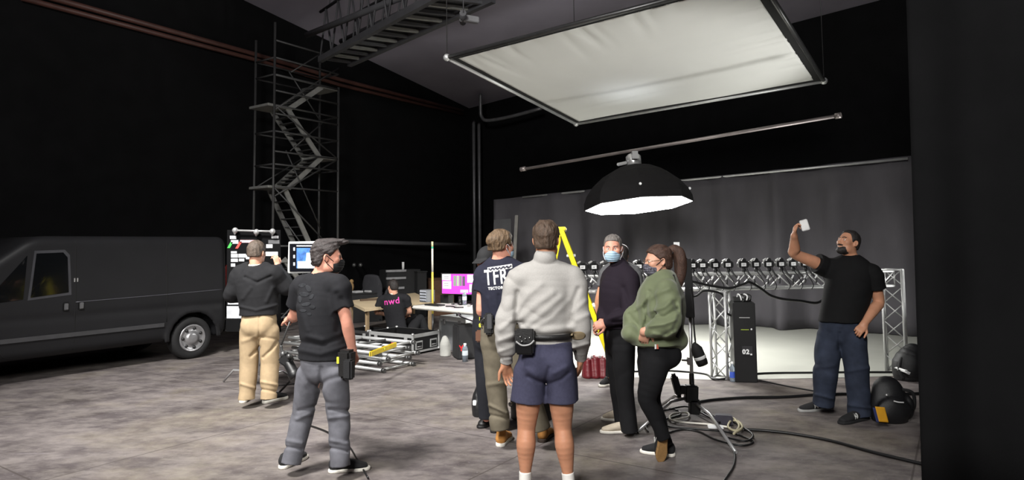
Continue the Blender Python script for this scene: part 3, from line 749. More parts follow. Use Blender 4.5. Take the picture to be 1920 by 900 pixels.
# ================================================================= van
wc = G(360, 673); VE = -EL; VO = ER
vo = V((wc.x, wc.y, 0)) + EL * .56 + VO * .04
def W(x, y, z): return vo + VE * x + VO * y + UZ * z
van = thing('cargo_van', vo + VE * 2.4 - VO * .95, 'dark grey panel van parked along the left wall, seen from its rear half', 'van')
S = Sdf()
def van_fn(X, Y, Z):
    dx, dy = X - vo.x, Y - vo.y
    x = dx * VE.x + dy * VE.y; y = dx * VO.x + dy * VO.y; z = Z + 0 * x
    zz = np.clip(z, 0, 2.2)
    hw = .97 - .055 * np.clip((zz - 1.0) / .85, 0, 1) ** 1.3 - .03 * np.clip((.55 - zz) / .3, 0, 1) - .012 * np.exp(-((zz - .80) / .05) ** 2)
    yc = np.abs(y + .97)
    rx, ry, rz = np.abs(x - 2.43) - (2.43 - .12), yc - (hw - .12), np.abs(z - 1.075) - (.775 - .12)
    d = np.sqrt(np.maximum(rx, 0) ** 2 + np.maximum(ry, 0) ** 2 + np.maximum(rz, 0) ** 2) + np.minimum(np.maximum(np.maximum(rx, ry), rz), 0) - .12
    d = smax(d, (x - 2.72) * .60 + (z - 1.80) * .80, .10)              # windscreen
    hood = (x - 3.75) * .22 + (z - 1.08) * .975
    d2 = np.where(x > 3.2, hood, -1.0); d = smax(d, np.where(x > 3.3, np.minimum(hood, (x - 2.72) * .60 + (z - 1.80) * .80 + 9), -1.0), .04)
    for wx in (.56, 3.5):
        q = np.sqrt((x - wx) ** 2 + (z - .33) ** 2) - .40
        d = smax(d, -smax(q, .62 - yc, .02), .02)
        d = smin(d, np.maximum(np.maximum(np.abs(q) - .035, np.abs(yc - .955) - .02), .30 - z), .02)  # arch lip
    return d
S.func(W(-.1, 0, 0) * 0 + V((min(W(a, b, 0).x for a in (-.1, 5) for b in (.1, -2.1)), min(W(a, b, 0).y for a in (-.1, 5) for b in (.1, -2.1)), .2)), V((max(W(a, b, 0).x for a in (-.1, 5) for b in (.1, -2.1)), max(W(a, b, 0).y for a in (-.1, 5) for b in (.1, -2.1)), 2.0)), van_fn)
van_paint = mat('van_paint', (28, 28, 30), rough=.5, var=.08, vs=3, spec=.25)
body_v = S.mesh('body', van_paint, van, .022)
seam = mat('panel_gap', (8, 8, 8), rough=.9)
vbv = BVHTree.FromPolygons([v.co + off(body_v) for v in body_v.data.vertices], [tuple(p.vertices) for p in body_v.data.polygons])
def on_van(x, z, push=.002):
    o = W(x, .5, z); h = vbv.ray_cast(o, -VO, 1.2)
    return (h[0] if h[0] is not None else W(x, 0, z)) + VO * push
def van_line(pts, r, m, name, push=0.0, par=None):
    q = []
    for (a, b) in zip(pts[:-1], pts[1:]):
        for k in range(12): q.append(on_van(a[0] + (b[0] - a[0]) * k / 12, a[1] + (b[1] - a[1]) * k / 12, push))
    q.append(on_van(*pts[-1], push)); return MB().tube(q, r, 6).build(name, m, par or van)
for pts in ([(2.19, 1.78), (2.19, .36)], [(.98, 1.76), (.98, .60)], [(.05, 1.75), (.05, .40)], [(3.05, 1.02), (3.05, .5), (2.95, .36)]): van_line(pts, .006, seam, 'panel_gap')
van_line([(2.19, .98), (1.0, 1.0), (.1, 1.02)], .006, mat('van_crease', (74, 74, 80), rough=.4), 'slide_rail')
tr = []
for k in range(31):
    x = 1.02 + (4.0 - 1.02) * k / 30; tr.append([on_van(x, .535, .002), on_van(x, .535, .018), on_van(x, .59, .018), on_van(x, .59, .002)])
MB().rings(tr, smooth=False).build('side_moulding', mat('trim_grey', (56, 56, 58), rough=.55), van)
glass_d = mat('dark_glass', (10, 11, 13), rough=.06, var=.02, coat=.5)
def van_pane(poly, name, m, push, par, th=.01):
    n = len(poly); cx = sum(a for a, b in poly) / n; cz = sum(b for a, b in poly) / n
    ring = []
    for i in range(n):
        a, b = poly[i], poly[(i + 1) % n]
        for k in range(6): ring.append((a[0] + (b[0] - a[0]) * k / 6, a[1] + (b[1] - a[1]) * k / 6))
    rs = [[on_van(x, z, -.03) for x, z in ring], [on_van(x, z, push) for x, z in ring]] + [[on_van(cx + (x - cx) * s_, cz + (z - cz) * s_, push) for x, z in ring] for s_ in (.6, .2)]
    return MB().rings(rs, smooth=False).build(name, m, par)
wf = van_pane([(2.24, 1.08), (2.73, 1.04), (2.66, 1.66), (2.32, 1.67), (2.26, 1.6)], 'window_frame', mat('window_rubber', (58, 58, 62), rough=.4), .004, van)
van_pane([(2.275, 1.115), (2.70, 1.075), (2.64, 1.625), (2.34, 1.635), (2.29, 1.57)], 'window_glass', glass_d, .009, wf)
van_pane([(2.78, 1.06), (3.20, 1.02), (2.88, 1.42), (2.74, 1.60)], 'quarter_glass', glass_d, .007, van)
for x, z in ((2.12, .93), (2.30, .93)):
    b = MB(); q = on_van(x, z); b.box(q, (.075, .02, .12), Matrix((VE, VO, UZ)).transposed()); hd_ = b.build('door_handle', black_plastic, van, bevel=.01)
    b = MB(); b.box(q + VO * .014, (.05, .02, .085), Matrix((VE, VO, UZ)).transposed()); b.build('handle_grip', mat('handle_grey', (86, 86, 88), rough=.4), hd_, bevel=.008)
for x in (2.17, 2.205):
    b = MB(); b.box(on_van(x, 1.27, .004), (.012, .012, .05), Matrix((VE, VO, UZ)).transposed()); b.build('door_catch', chrome, van)
b = MB(); b.box(W(-.04, -.97, .46), (.16, 1.86, .22), Matrix((VE, VO, UZ)).transposed()); b.build('rear_bumper', black_plastic, van, bevel=.04)
b = MB(); b.box(W(.005, -.09, 1.15), (.05, .12, .5), Matrix((VE, VO, UZ)).transposed()); b.build('tail_lamp', mat('tail_red', (70, 18, 16), rough=.2), van, bevel=.02)
for wx in (.56, 3.5):
    for side in (0, -1.94 + .12 + .06):
        c = W(wx, -.03 + side, .315); ax = VO if side == 0 else -VO
        wh = MB().lathe([(.19, -.20), (.29, -.205), (.31, -.17), (.315, -.10), (.31, -.03), (.285, .0), (.215, .004), (.205, -.02)], c, ax, 32).build('wheel', rubber, van)
        if side == 0:
            MB().lathe([(.205, -.03), (.205, .0), (.19, .006), (.17, -.012), (.10, -.02), (.085, .012), (.05, .018), (.001, .018)], c, ax, 32).build('wheel_trim', mat('hubcap', (168, 168, 170), rough=.3, metal=.7), wh)
            hb = MB(); s_, t_, _ = frame(ax)
            for k in range(7):
                a = 2 * PI * k / 7; hb.ball(c + ax * -.012 + (s_ * math.cos(a) + t_ * math.sin(a)) * .145, .024, 10, (1, 1, 1))
            hb.build('trim_openings', black_plastic, wh)
# ================================================================= scaffold stair tower
sc_m = mat('scaffold_grey', (78, 78, 78), rough=.5, metal=.3, var=.15, vs=5)
NC = P(513, 300, 12.8); NC.z = 0
Lx, Ly = 1.62, .62
def T(a, b, z): return NC + EL * a - ER * b + UZ * z
tower = thing('scaffold_tower', T(Lx / 2, Ly / 2, 0), 'tall grey scaffold stair tower rising behind the van to the ceiling', 'scaffold')
ztop = P(513, 42, 12.8).z
for a, b in ((0, 0), (Lx, 0), (0, Ly), (Lx, Ly)): MB().cyl(T(a, b, 0), T(a, b, ztop - (1.0 if a and not b else .25 if b else 0)), .026, 8).build('upright', sc_m, tower)
zs = [P(513, v, 12.8).z for v in (350, 283, 197, 140)]           # landing heights
lev = [.3, 1.0, 1.7] + [zs[0] + d for d in (0, .45)] + [zs[1], zs[1] + .4, zs[1] + .75] + [zs[2], zs[2] + .3, zs[2] + .62] + [zs[3] + d for d in (0, .35, .7, 1.05)]
for i, z in enumerate(lev):
    if z > ztop - .05: continue
    MB().cyl(T(0, 0, z), T(Lx, 0, z), .02, 6).build('ledger', sc_m, tower)
    if i % 2 == 0:
        MB().cyl(T(0, Ly, z), T(Lx, Ly, z), .018, 6).build('ledger', sc_m, tower); MB().cyl(T(0, 0, z), T(0, Ly, z), .018, 6).build('transom', sc_m, tower); MB().cyl(T(Lx, 0, z), T(Lx, Ly, z), .018, 6).build('transom', sc_m, tower)
for z0, z1, a0, a1, b in ((.1, 1.5, 0, Lx, 0), (1.5, zs[0], Lx, 0, 0), (zs[0], zs[1] + .3, 0, Lx, Ly), (zs[1], zs[2], Lx, 0, 0), (zs[0] - .2, zs[1], 0, Lx, 0), (zs[2] - .1, zs[2] + 1.1, 0, Lx, 0)):
    MB().cyl(T(a0, b, z0), T(a1, b, z1), .016, 6).build('brace', sc_m, tower)
lg_m = mat('stair_alu', (176, 176, 172), rough=.4, metal=.4)
def landing(a0, a1, z):
    b = MB(); obox(b, T((a0 + a1) / 2, Ly / 2, z), (Ly, abs(a1 - a0), .05)); b.build('landing', lg_m, tower, bevel=.006)
landing(-.12, .42, zs[0]); landing(Lx - .5, Lx, zs[1]); landing(-.14, .42, zs[2]); landing(Lx - .5, Lx, zs[3])
def flight(a0, z0, a1, z1):
    fl_ = thing_child('stair_flight', tower)
    for b in (.06, Ly - .06): MB().beam(T(a0, b, z0), T(a1, b, z1), .03, .10).build('stringer', lg_m, fl_)
    n = 9
    tb = MB()
    for k in range(n):
        t = (k + .5) / n; obox(tb, T(a0 + (a1 - a0) * t, Ly / 2, z0 + (z1 - z0) * t), (Ly - .16, .12, .02))
    tb.build('treads', sc_m, fl_)
    MB().cyl(T(a0, .02, z0 + .75), T(a1, .02, z1 + .75), .014, 6).build('handrail', sc_m, fl_)
def thing_child(name, par):
    o = bpy.data.objects.new(name, None); COL.objects.link(o); o.parent = par; OFF[o.name] = off(par).copy(); o.empty_display_size = .1; return o
flight(Lx - .3, .25, .3, zs[0] * .0 + 1.45); landing(-.1, .4, 1.4); flight(Lx - .45, zs[0] - 1.55, .3, zs[0]); flight(.4, zs[0], Lx - .4, zs[1]); flight(Lx - .45, zs[1], .35, zs[2]); flight(.4, zs[2], Lx - .4, zs[3])
# ================================================================= overhead catwalk
def C5(u, v, z=5.5): return G(u, v, z)
cw = thing('overhead_catwalk', C5(700, 85), 'grey lattice catwalk hung under the ceiling from the scaffold top towards the camera', 'catwalk')
cw_m = mat('catwalk_grey', (84, 84, 87), rough=.6, var=.15, vs=3)
A0, A1, B0, B1 = C5(600, 112), C5(830, -14), C5(655, 120), C5(925, -2)
for a, b in ((A0, A1), (B0, B1)): MB().beam(a, b, .09, .12).build('rail', cw_m, cw); MB().cyl(a + UZ * 1.0, b + UZ * 1.0, .03, 6).build('guard_rail', cw_m, cw)
for k in range(13):
    t = (k + .35) / 13; a = A0.lerp(A1, t); b = B0.lerp(B1, t); MB().beam(a, b, .06, .05).build('rung', lg_m if k % 2 else cw_m, cw)
db = MB(); a = A0 + UZ * .06; b = A1 + UZ * .06; c = B1 + UZ * .06; d = B0 + UZ * .06; db.hexa([a, d, c, b], [x + UZ * .03 for x in (a, d, c, b)]); db.build('deck', mat('deck_dark', (52, 52, 54), rough=.8, var=.3, vs=6), cw)
lb = MB()
for s0, s1 in ((A0, A1), (B0, B1)):
    for k in range(8):
        p0 = s0.lerp(s1, k / 8); p1 = s0.lerp(s1, (k + 1) / 8); m_ = s0.lerp(s1, (k + .5) / 8) + UZ * 1.0; lb.cyl(p0, m_, .02, 5).cyl(m_, p1, .02, 5)
lb.build('lattice', cw_m, cw)
for t in (.1, .5, .9):
    for s0, s1 in ((A0, A1), (B0, B1)):
        q = s0.lerp(s1, t) + UZ; MB().cyl(q, V((q.x, q.y, ceil_z(q.x, q.y) + .02)), .012, 5).build('hanger_rod', cw_m, cw)
for i, (u0, v0, u1, v1, z) in enumerate(((575, 66, 790, -20, 5.9), (640, 78, 820, -8, 6.1))):
    a, b = G(u0, v0, z), G(u1, v1, z); tag(MB().cyl(a, b, .06, 8).build('ceiling_duct', cw_m), 'grey pipe beside the catwalk under the ceiling, ' + ('the further left of two' if i == 0 else 'the nearer to the deck'), 'pipe', 'pipes beside the catwalk')
fx = thing('ceiling_lamp', C5(876, 34, 5.0), 'small unlit lamp hanging under the catwalk end above the white sheet', 'lamp')
MB().cyl(C5(868, 24, 5.0), C5(868, 42, 5.0), .05, 8).build('lamp_bracket', cw_m, fx); b = MB(); b.box(C5(880, 36, 5.0), (.28, .1, .09), Matrix.Rotation(.5, 3, 'Z')); b.build('lamp_body', mat('lamp_grey', (160, 160, 162), rough=.5), fx, bevel=.01)
q = C5(869, 24, 5.0); MB().cyl(q, V((q.x, q.y, 5.5)), .01, 5).build('hanger_rod', cw_m, fx)
# ================================================================= bounce sheet overhead
rs = [ray(*x) for x in ((838, 108), (1080, 232), (1545, 152), (1422, -45))]
Mx = np.array([[rs[0][i], rs[2][i], -rs[3][i]] for i in range(3)]); dsol = np.linalg.solve(Mx, rs[1]); DD = 12.2 / rs[1][1]
F1, F2, F3, F4 = V(CO + rs[0] * dsol[0] * DD), V(CO + rs[1] * DD), V(CO + rs[2] * dsol[1] * DD), V(CO + rs[3] * dsol[2] * DD)
bf = thing('bounce_frame', (F1 + F3) / 2, 'large white bounce sheet stretched in a tube frame overhead, below the ceiling', 'reflector')
for a, b in ((F1, F2), (F2, F3), (F3, F4), (F4, F1)): MB().cyl(a, b, .032, 10).build('frame_tube', mat('frame_tube', (84, 84, 84), rough=.35, metal=.7) if (a is F4 or b is F4) else alu, bf)
for c in (F1, F2, F3, F4): MB().ball(c, .055, 10).build('corner_joint', alu, bf)
fn = (F2 - F1).cross(F4 - F1).normalized(); fn = fn if fn.z > 0 else -fn
def fq(s, t): return (F1 * (1 - s) + F2 * s) * (1 - t) + (F4 * (1 - s) + F3 * s) * t
wr = random.Random(11); rid = [(wr.uniform(.02, .98), wr.uniform(.1, .35), wr.uniform(-.5, .5)) for _ in range(16)]
def fz(s, t):
    z = -.05 * (math.sin(PI * s) * math.sin(PI * t)) + .010 * math.sin(7 * s + 3 * t) * math.sin(5 * t)
    for (c, ln, sl) in rid:
        w_ = max(0, 1 - s / ln); z += .022 * w_ * math.exp(-((t - c - sl * s * .3) / .014) ** 2)
        w_ = max(0, 1 - (1 - t) / ln); z += .014 * w_ * math.exp(-((s - c - sl * (1 - t) * .3) / .014) ** 2)
    z += .02 * math.exp(-((s - .80 + .12 * (t - .3)) / .022) ** 2) * math.exp(-((t - .33) / .16) ** 2)
    z += .016 * math.exp(-((s - .63 - .10 * t) / .03) ** 2) * math.exp(-((t - .45) / .2) ** 2)
    return z
n = 90; i0, i1 = .028, .972
g = [[fq(i0 + (i1 - i0) * i / n, i0 + (i1 - i0) * j / n) + fn * fz(i / n, j / n) for j in range(n + 1)] for i in range(n + 1)]
sheet_m = mat('bounce_cloth', (226, 226, 222), rough=.9, var=.015, vs=2, sheen=.1); MB().sheet(g, .003).build('white_sheet', sheet_m, bf)
bb = MB()
for (s0, t0, s1, t1, s2, t2, s3, t3) in ((.008, .008, .008, .992, .03, .97, .03, .03), (.008, .992, .992, .992, .97, .97, .03, .97), (.992, .992, .992, .008, .97, .03, .97, .97), (.992, .008, .008, .008, .03, .03, .97, .03)):
    q = [fq(s0, t0), fq(s1, t1), fq(s2, t2), fq(s3, t3)]; bb.hexa(q, [x + fn * .004 for x in q])
bb.build('black_edging', mat('edging_black', (20, 20, 20), rough=.9), bf)
for u0 in (F1, F2, F3):
    MB().cyl(u0, V((u0.x, u0.y, ceil_z(u0.x, u0.y) + .02)), .006, 4).build('hanging_wire', dark_steel, bf)
# ================================================================= hung pipes and the octagonal light
tag(MB().cyl(P(982, 317, 11.3), P(1572, 217, 8.66), .025, 10).cyl(P(976, 318, 11.33), P(986, 316, 11.28), .04, 10).cyl(P(1566, 218, 8.69), P(1577, 216, 8.64), .04, 10).build('hanging_pipe', mat('pipe_dull', (132, 124, 122), rough=.45, metal=.6, var=.2, vs=4)), 'upper silver pipe hung across the set carrying the octagonal light', 'pipe')
lp = [P(u, v, y) for u, v, y in ((980, 370, 15.75), (1118, 356, 14.75), (1262, 340, 13.75), (1480, 319, 12.45), (1702, 297, 11.35))]
tag(MB().tube(lp, .024, 10).build('curtain_pipe', alu), 'lower silver pipe along the top of the backdrop curtain', 'pipe')
oc = P(1197, 386, 10.2); oax = V((-.062, .105, 1)).normalized()
ob = thing('octagonal_softbox', oc, 'glowing octagonal softbox hanging from the upper pipe above the pale floor', 'studio light')
R8 = .845
def octring(r, hgt, rot=.12):
    s_, t_, d_ = frame(oax, (0, 1, 0)); return [oc + oax * hgt + (s_ * math.cos(2 * PI * k / 8 + rot) + t_ * math.sin(2 * PI * k / 8 + rot)) * r for k in range(8)]
MB().rings([octring(R8, 0), octring(R8 * .99, .10), octring(R8 * .93, .22), octring(R8 * .80, .36), octring(R8 * .60, .50), octring(R8 * .36, .60), octring(R8 * .14, .65)], smooth=False).build('dome', mat('softbox_black', (18, 17, 18), rough=.8, spec=.15), ob)
o8 = octring(R8 * .975, -.004); db = MB(); db.rings([octring(R8 * .975, -.004), octring(R8 * .5, -.03), octring(.03, -.04)], smooth=False); DIFF = db.build('diffuser', mat('diffuser_glow', (255, 254, 250), rough=.8, var=0.0, emit=50.0), ob)
for k in (1, 2, 4, 6): MB().ball(octring(R8 * .955, .2)[k], .022, 8).build('rod_tip', white_card, ob)
top = oc + oax * .65; cl = P(1190, 291, 10.12)
MB().lathe([(.1, 0), (.12, .03), (.12, .16), (.08, .2)], top - oax * .02, oax, 16).build('lamp_head', chrome, ob)
MB().tube(smoothpath([top + oax * .16, top + oax * .19 + V((.03, 0, .04)), cl]), .025, 8).box(cl, (.09, .09, .12)).build('clamp', chrome, ob, bevel=.01)
b = MB(); b.box(top + V((-.20, -.05, .02)), (.16, .06, .05), Matrix.Rotation(-.2, 3, 'Y')); b.box(top + V((-.09, -.05, .06)), (.06, .05, .04)); b.build('control_handle', chrome, ob, bevel=.01)
# ================================================================= truss, cameras
def truss(name, p0, p1, size, up, label, cat='truss', nseg=None, root_at=None):
    p0, p1 = V(p0), V(p1); s_, t_, d_ = frame(p1 - p0, up); h = size / 2; L = (p1 - p0).length
    th = thing(name, root_at or V((p0 + p1) / 2), label, cat)
    cr = [(-h, -h), (h, -h), (h, h), (-h, h)]
    for a, b in cr: MB().cyl(p0 + s_ * a + t_ * b, p1 + s_ * a + t_ * b, .017, 8).build('chord', alu, th)
    n = nseg or max(3, int(round(L / (size * 1.05))))
    for f in range(4):
        a, b = cr[f], cr[(f + 1) % 4]; lb = MB()
        for k in range(n):
            A = p0 + d_ * (L * k / n); B = p0 + d_ * (L * (k + 1) / n); u_, w_ = (a, b) if k % 2 == 0 else (b, a)
            lb.cyl(A + s_ * u_[0] + t_ * u_[1], B + s_ * w_[0] + t_ * w_[1], .008, 6)
        lb.cyl(p0 + s_ * a[0] + t_ * a[1], p0 + s_ * b[0] + t_ * b[1], .012, 6).cyl(p1 + s_ * a[0] + t_ * a[1], p1 + s_ * b[0] + t_ * b[1], .012, 6)
        lb.build('lacing', alu, th)
    return th
E0, E1 = P(1072, 527, 8.12), P(1668, 526, 8.62); BZ = (E0.z + E1.z) / 2; E0.z = BZ; E1.z = BZ; BS = .19
truss('camera_truss', E0, E1, BS, UZ, 'long horizontal silver truss carrying the row of cameras', root_at=(E0 + E1) / 2)
tl = gp(1354, 709); truss('truss_tower', tl + UZ * .012, V((tl.x, tl.y, BZ - BS / 2 - .02)), .19, ER, 'short silver truss leg beside the tall black case under the camera row', root_at=tl)
tr_ = gp(1682, 697); truss('truss_tower', tr_ + UZ * .012, V((tr_.x, tr_.y, BZ + BS / 2 + .02)), .22, ER, 'white silver truss leg at the right end of the camera row', root_at=tr_)
cam_root = thing('stills_camera', (0, 0, 0), 'x', 'camera', 'stills cameras along the truss')
MB().box((0, 0, .05), (.128, .05, .085)).build('camera_body', black_plastic, cam_root, bevel=.012)
MB().box((.005, .005, .108), (.058, .06, .038), taper=.6).build('viewfinder', black_plastic, cam_root, bevel=.006)
MB().lathe([(.03, .02), (.036, .03), (.036, .10), (.04, .105), (.04, .125), (.03, .126)], (0, 0, .05), (0, 1, 0), 18).build('lens', black_paint, cam_root)
sk = MB().box((-.008, -.0265, .048), (.062, .003, .042)).build('back_label', white_card, cam_root)
MB().box((-.008, -.0285, .052), (.04, .002, .004)).box((-.012, -.0285, .042), (.03, .002, .003)).build('label_print', black_plastic, sk)
MB().box((-.048, .0, .106), (.05, .035, .02), Matrix.Rotation(-.5, 3, 'Y')).build('top_plate', alu, cam_root, bevel=.004)
MB().cyl((0, 0, -.055), (0, 0, .008), .022, 10).ball((0, 0, -.02), .026, 10).build('ball_head', black_paint, cam_root)
MB().tube(smoothpath([(.02, -.03, .0), (.03, -.05, -.04), (.055, -.075, -.09), (.075, -.13, -.14), (.07, -.135, -.19)]), [.012] * 25, 6).build('strap', black_plastic, cam_root)
MB().tube(smoothpath([(-.04, -.03, .02), (-.03, -.06, -.03), (-.02, -.125, -.10), (.03, -.14, -.21), (.01, -.13, -.27)]), .006, 6).build('sync_cable', cable_black, cam_root)
MB().box((.072, -.131, -.11), (.018, .006, .05), Matrix.Rotation(.5, 3, 'Y')).build('strap_print', white_card, cam_root)
spots = [1091, 1112, 1134, 1196, 1296, 1315, 1338, 1362, 1391, 1414, 1438, 1461, 1483, 1506, 1527]
ordn = ['first', 'second', 'third', 'fourth', 'fifth', 'sixth', 'seventh', 'eighth', 'ninth', 'tenth', 'eleventh']
ed = (E1 - E0).normalized(); ez = math.atan2(ed.y, ed.x)
for i, u in enumerate(spots):
    o = cam_root if i == 0 else copy_tree(cam_root)
    r_ = ray(u, 505); tt = (E0.x * r_[1] - E0.y * r_[0]) / (ed.y * r_[0] - ed.x * r_[1]); q = E0 + ed * tt
    o.location = V((q.x, q.y, BZ + BS / 2 + .062)) - ed.cross(UZ) * (-.05); o.rotation_euler = (0, 0, ez + .12 * math.sin(i * 2.3)); OFF[o.name] = o.location.copy()
    o['label'] = ('black stills camera on the truss, %s from the left, left of the purple jumper' % ordn[i]) if i < 3 else ('black stills camera on the truss seen between the purple jumper and the green jacket' if i == 3 else 'black stills camera on the truss, %s to the right of the green jacket' % ordn[i - 4])
def cable(pts, r, label, name='cable', m=cable_black, n=7):
    return tag(MB().tube(smoothpath(pts, n), r, 8).build(name, m), label, 'cable')
yf = lambda u, o=-.2: (lambda r_: (E0 + ed * ((E0.x * r_[1] - E0.y * r_[0]) / (ed.y * r_[0] - ed.x * r_[1]))).y + o)(ray(u, 505))
cable([P(u, v, yf(u)) for u, v in ((1290, 526), (1315, 532), (1340, 537), (1368, 540), (1395, 532), (1405, 529), (1425, 540), (1445, 554), (1470, 561), (1500, 564), (1530, 568), (1545, 560))], .017, 'thick black cable sagging along the front of the camera truss')
cable([P(u, v, yf(u, -.3)) for u, v in ((1292, 556), (1305, 555), (1318, 546), (1335, 546), (1352, 551), (1359, 562), (1358, 578), (1365, 589), (1380, 592), (1394, 584), (1397, 570))], .014, 'black cable looping from the stand into the tall black case')
# ---- the tall black case marked 02
bc = gp(1396, 713); Rb = Matrix.Rotation(-.18, 3, 'Z'); ht = P(1396, 565, bc.y).z
tc_ = thing('equipment_case', bc, 'tall upright black case marked 02 between the truss leg and the bearded man', 'case')
MB().box(bc + UZ * ht / 2, (.255, .30, ht), Rb).build('case_body', black_paint, tc_, bevel=.012)
def on_bc(x, z, y=-.155): return bc + Rb @ V((x, y, z))
for z, m_, w_ in ((ht * .81, alu, .12), (ht * .66, mat('led_green', (150, 170, 60), rough=.5), .09)): MB().box(on_bc(.0, z), (w_, .008, .008), Rb).build('case_slot', m_, tc_)
MB().ball(on_bc(.075, ht * .665), .012, 8).build('case_knob', white_card, tc_)
MB().box(on_bc(.02, ht * .40), (.12, .015, .11), Rb).build('number_plate', mat('plate_dark', (40, 40, 42), rough=.5), tc_, bevel=.004)
text_mesh('02', .075, on_bc(.0, ht * .385, -.168), Rb @ V((1, 0, 0)), UZ, 'plate_lettering', white_card, tc_, bold=.003)
MB().box(on_bc(.06, ht * .355, -.166), (.02, .004, .018), Rb).build('plate_tag', white_card, tc_)
b = MB(); b.box(on_bc(-.05, ht + .03, 0), (.10, .12, .05), Rb); b.box(on_bc(.06, ht + .025, .02), (.09, .1, .04), Rb); b.build('connector_box', black_plastic, tc_, bevel=.006)
for k in range(4): MB().tube(smoothpath([on_bc(-.06 + .035 * k, ht + .04, -.02), on_bc(-.05 + .035 * k, ht + .09, -.05), on_bc(-.03 + .04 * k, ht + .07, -.09), on_bc(-.02 + .03 * k, ht + .02, -.1)]), .009, 6).build('plug_lead', cable_black if k % 2 else white_card, tc_)
bt = on_bc(-.15, 0, -.10); b = thing('water_bottle', bt, 'small clear water bottle with blue label beside the tall black case', 'bottle')
MB().lathe([(.001, .0), (.033, .0), (.034, .02), (.034, .15), (.03, .17), (.014, .20), (.014, .215)], bt, UZ, 14).build('bottle_body', mat('clear_plastic', (200, 215, 230), rough=.1, trans=.7), b)
MB().lathe([(.0345, .05), (.0348, .06), (.0348, .11), (.0345, .12)], bt, UZ, 14).build('bottle_label', mat('label_blue', (60, 90, 190), rough=.5), b); MB().lathe([(.016, .21), (.016, .235), (.001, .236)], bt, UZ, 12).build('bottle_cap', white_card, b)
# ================================================================= ladder
YL = mat('ladder_yellow', (236, 220, 30), rough=.4, var=.04)
lt = P(1050, 431, 6.55); ldep = V((.11, 1, 0)).normalized() * .42
lad = thing('step_ladder', V((lt.x, lt.y, 0)), 'yellow fibreglass step ladder standing behind the man in the grey jumper', 'ladder')
fr_ = G(1178, 772); fr_ = V((lt.x + .66, lt.y - .02, 0)); fl2 = V((lt.x - .40, lt.y + .02, 0))
for o_ in (V((0, 0, 0)), ldep):
    k_ = .25 if o_.length else 0
    MB().beam(lt + o_ * .82 + UZ * .0 + V((.01, 0, 0)), fr_ + o_, .045, .075, (0, 1, 0)).build('front_rail', YL, lad, bevel=.004)
    MB().beam(lt + o_ * .82 - V((.012, 0, .05)), fl2 + o_, .035, .055, (0, 1, 0)).build('rear_rail', YL, lad, bevel=.004)
for k in range(1, 7):
    t = k / 7; a = (lt + V((.01, 0, 0))).lerp(fr_, t); b = MB(); b.box(a + ldep * .5, (.09, .42, .025), Matrix.Rotation(-.1, 3, 'Z')); b.build('step', alu, lad, bevel=.004)
b = MB(); b.box(lt + ldep * .41 + UZ * .01, (.12, .40, .04), Matrix.Rotation(-.1, 3, 'Z')); b.build('top_cap', YL, lad, bevel=.01)
for o_ in (V((0, 0, 0)), ldep): MB().beam((lt).lerp(fr_, .38) + o_, lt.lerp(fl2, .38) + o_, .012, .025).build('spreader', alu, lad)
# ================================================================= red sandbag
rb = gp(1117, 707); red = mat('red_nylon', (92, 15, 25), rough=.5, var=.15, vs=12, bump=.3, bs=60)
sb = thing('sandbag', rb, 'red nylon sandbag on the floor beside the man in purple', 'sandbag')
S = Sdf()
for dx, hh, w_ in ((-.10, .20, .075), (.0, .22, .08), (.10, .21, .075)): S.loft([rb + V((dx, 0, .03)), rb + V((dx, .0, hh))], [w_, w_ * .7], [.13, .08], right=(1, 0, 0), k=.03, n=3, cut=[(rb, (0, 0, -1))])
S.disp.append(wrinkle(.008, 40, 3, (1, 1, .4))); S.mesh('bag_body', red, sb, .007)
hb = MB()
for k in range(6): hb.tube(smoothpath([rb + V((-.12 + .05 * k, -.03, .20)), rb + V((-.10 + .05 * k, -.05, .25 + .02 * (k % 2))), rb + V((-.07 + .05 * k, -.03, .21))]), .01, 6)
hb.build('bag_handles', mat('webbing_grey', (160, 150, 150), rough=.6), sb)
def decal(name, c, right, up, w, hgt, m, parent, target, ell=False, n=10, push=.0015, skew=0.0):
    """a thin patch laid onto a surface"""
    right = V(right).normalized(); up = V(up).normalized(); nr = right.cross(up).normalized(); c = V(c)
    bv = BVHTree.FromPolygons([v.co + off(target) for v in target.data.vertices], [tuple(p.vertices) for p in target.data.polygons])
    g = []
    for i in range(n + 1):
        row = []
        for j in range(n + 1):
            a, b = 2 * i / n - 1, 2 * j / n - 1
            if ell: a, b = a * math.sqrt(1 - b * b / 2), b * math.sqrt(1 - a * a / 2)
            p = c + right * (a * w / 2 + skew * b) + up * b * hgt / 2
            h = bv.ray_cast(p + nr * .4, -nr, .9)
            row.append((h[0] if h[0] is not None else p) + nr * push)
        g.append(row)
    return MB().sheet(g, .0012).build(name, m, parent)
def band(name, C, right, a, b, hgt, m, parent, n=40, thick=.004):
    """belt: a closed oval strap about C"""
    C = np.array(tuple(C), float); r = unit(right); f = np.cross([0, 0, 1], r)
    R = []
    for da, dz in ((0, -hgt / 2), (thick, -hgt / 2), (thick, hgt / 2), (0, hgt / 2), (0, -hgt / 2)):
        R.append([V(C + r * (a + da) * math.cos(2 * PI * k / n) + f * (b + da) * math.sin(2 * PI * k / n) + np.array([0, 0, dz])) for k in range(n)])
    return MB().rings(R, caps=False).build(name, m, parent)
SK1 = skin('fair', (214, 160, 134)); SK2 = skin('tan', (196, 142, 112)); SK3 = skin('rosy', (212, 150, 128)); SK4 = skin('leg', (186, 132, 102))
white_rubber = mat('white_rubber', (222, 218, 208), rough=.6, var=.08, vs=25)
black_suede = mat('black_suede', (26, 26, 28), rough=.9, var=.2, vs=40)
mask_blue = mat('mask_blue', (176, 206, 228), rough=.75, var=.05, vs=40, bump=.1, bs=300)
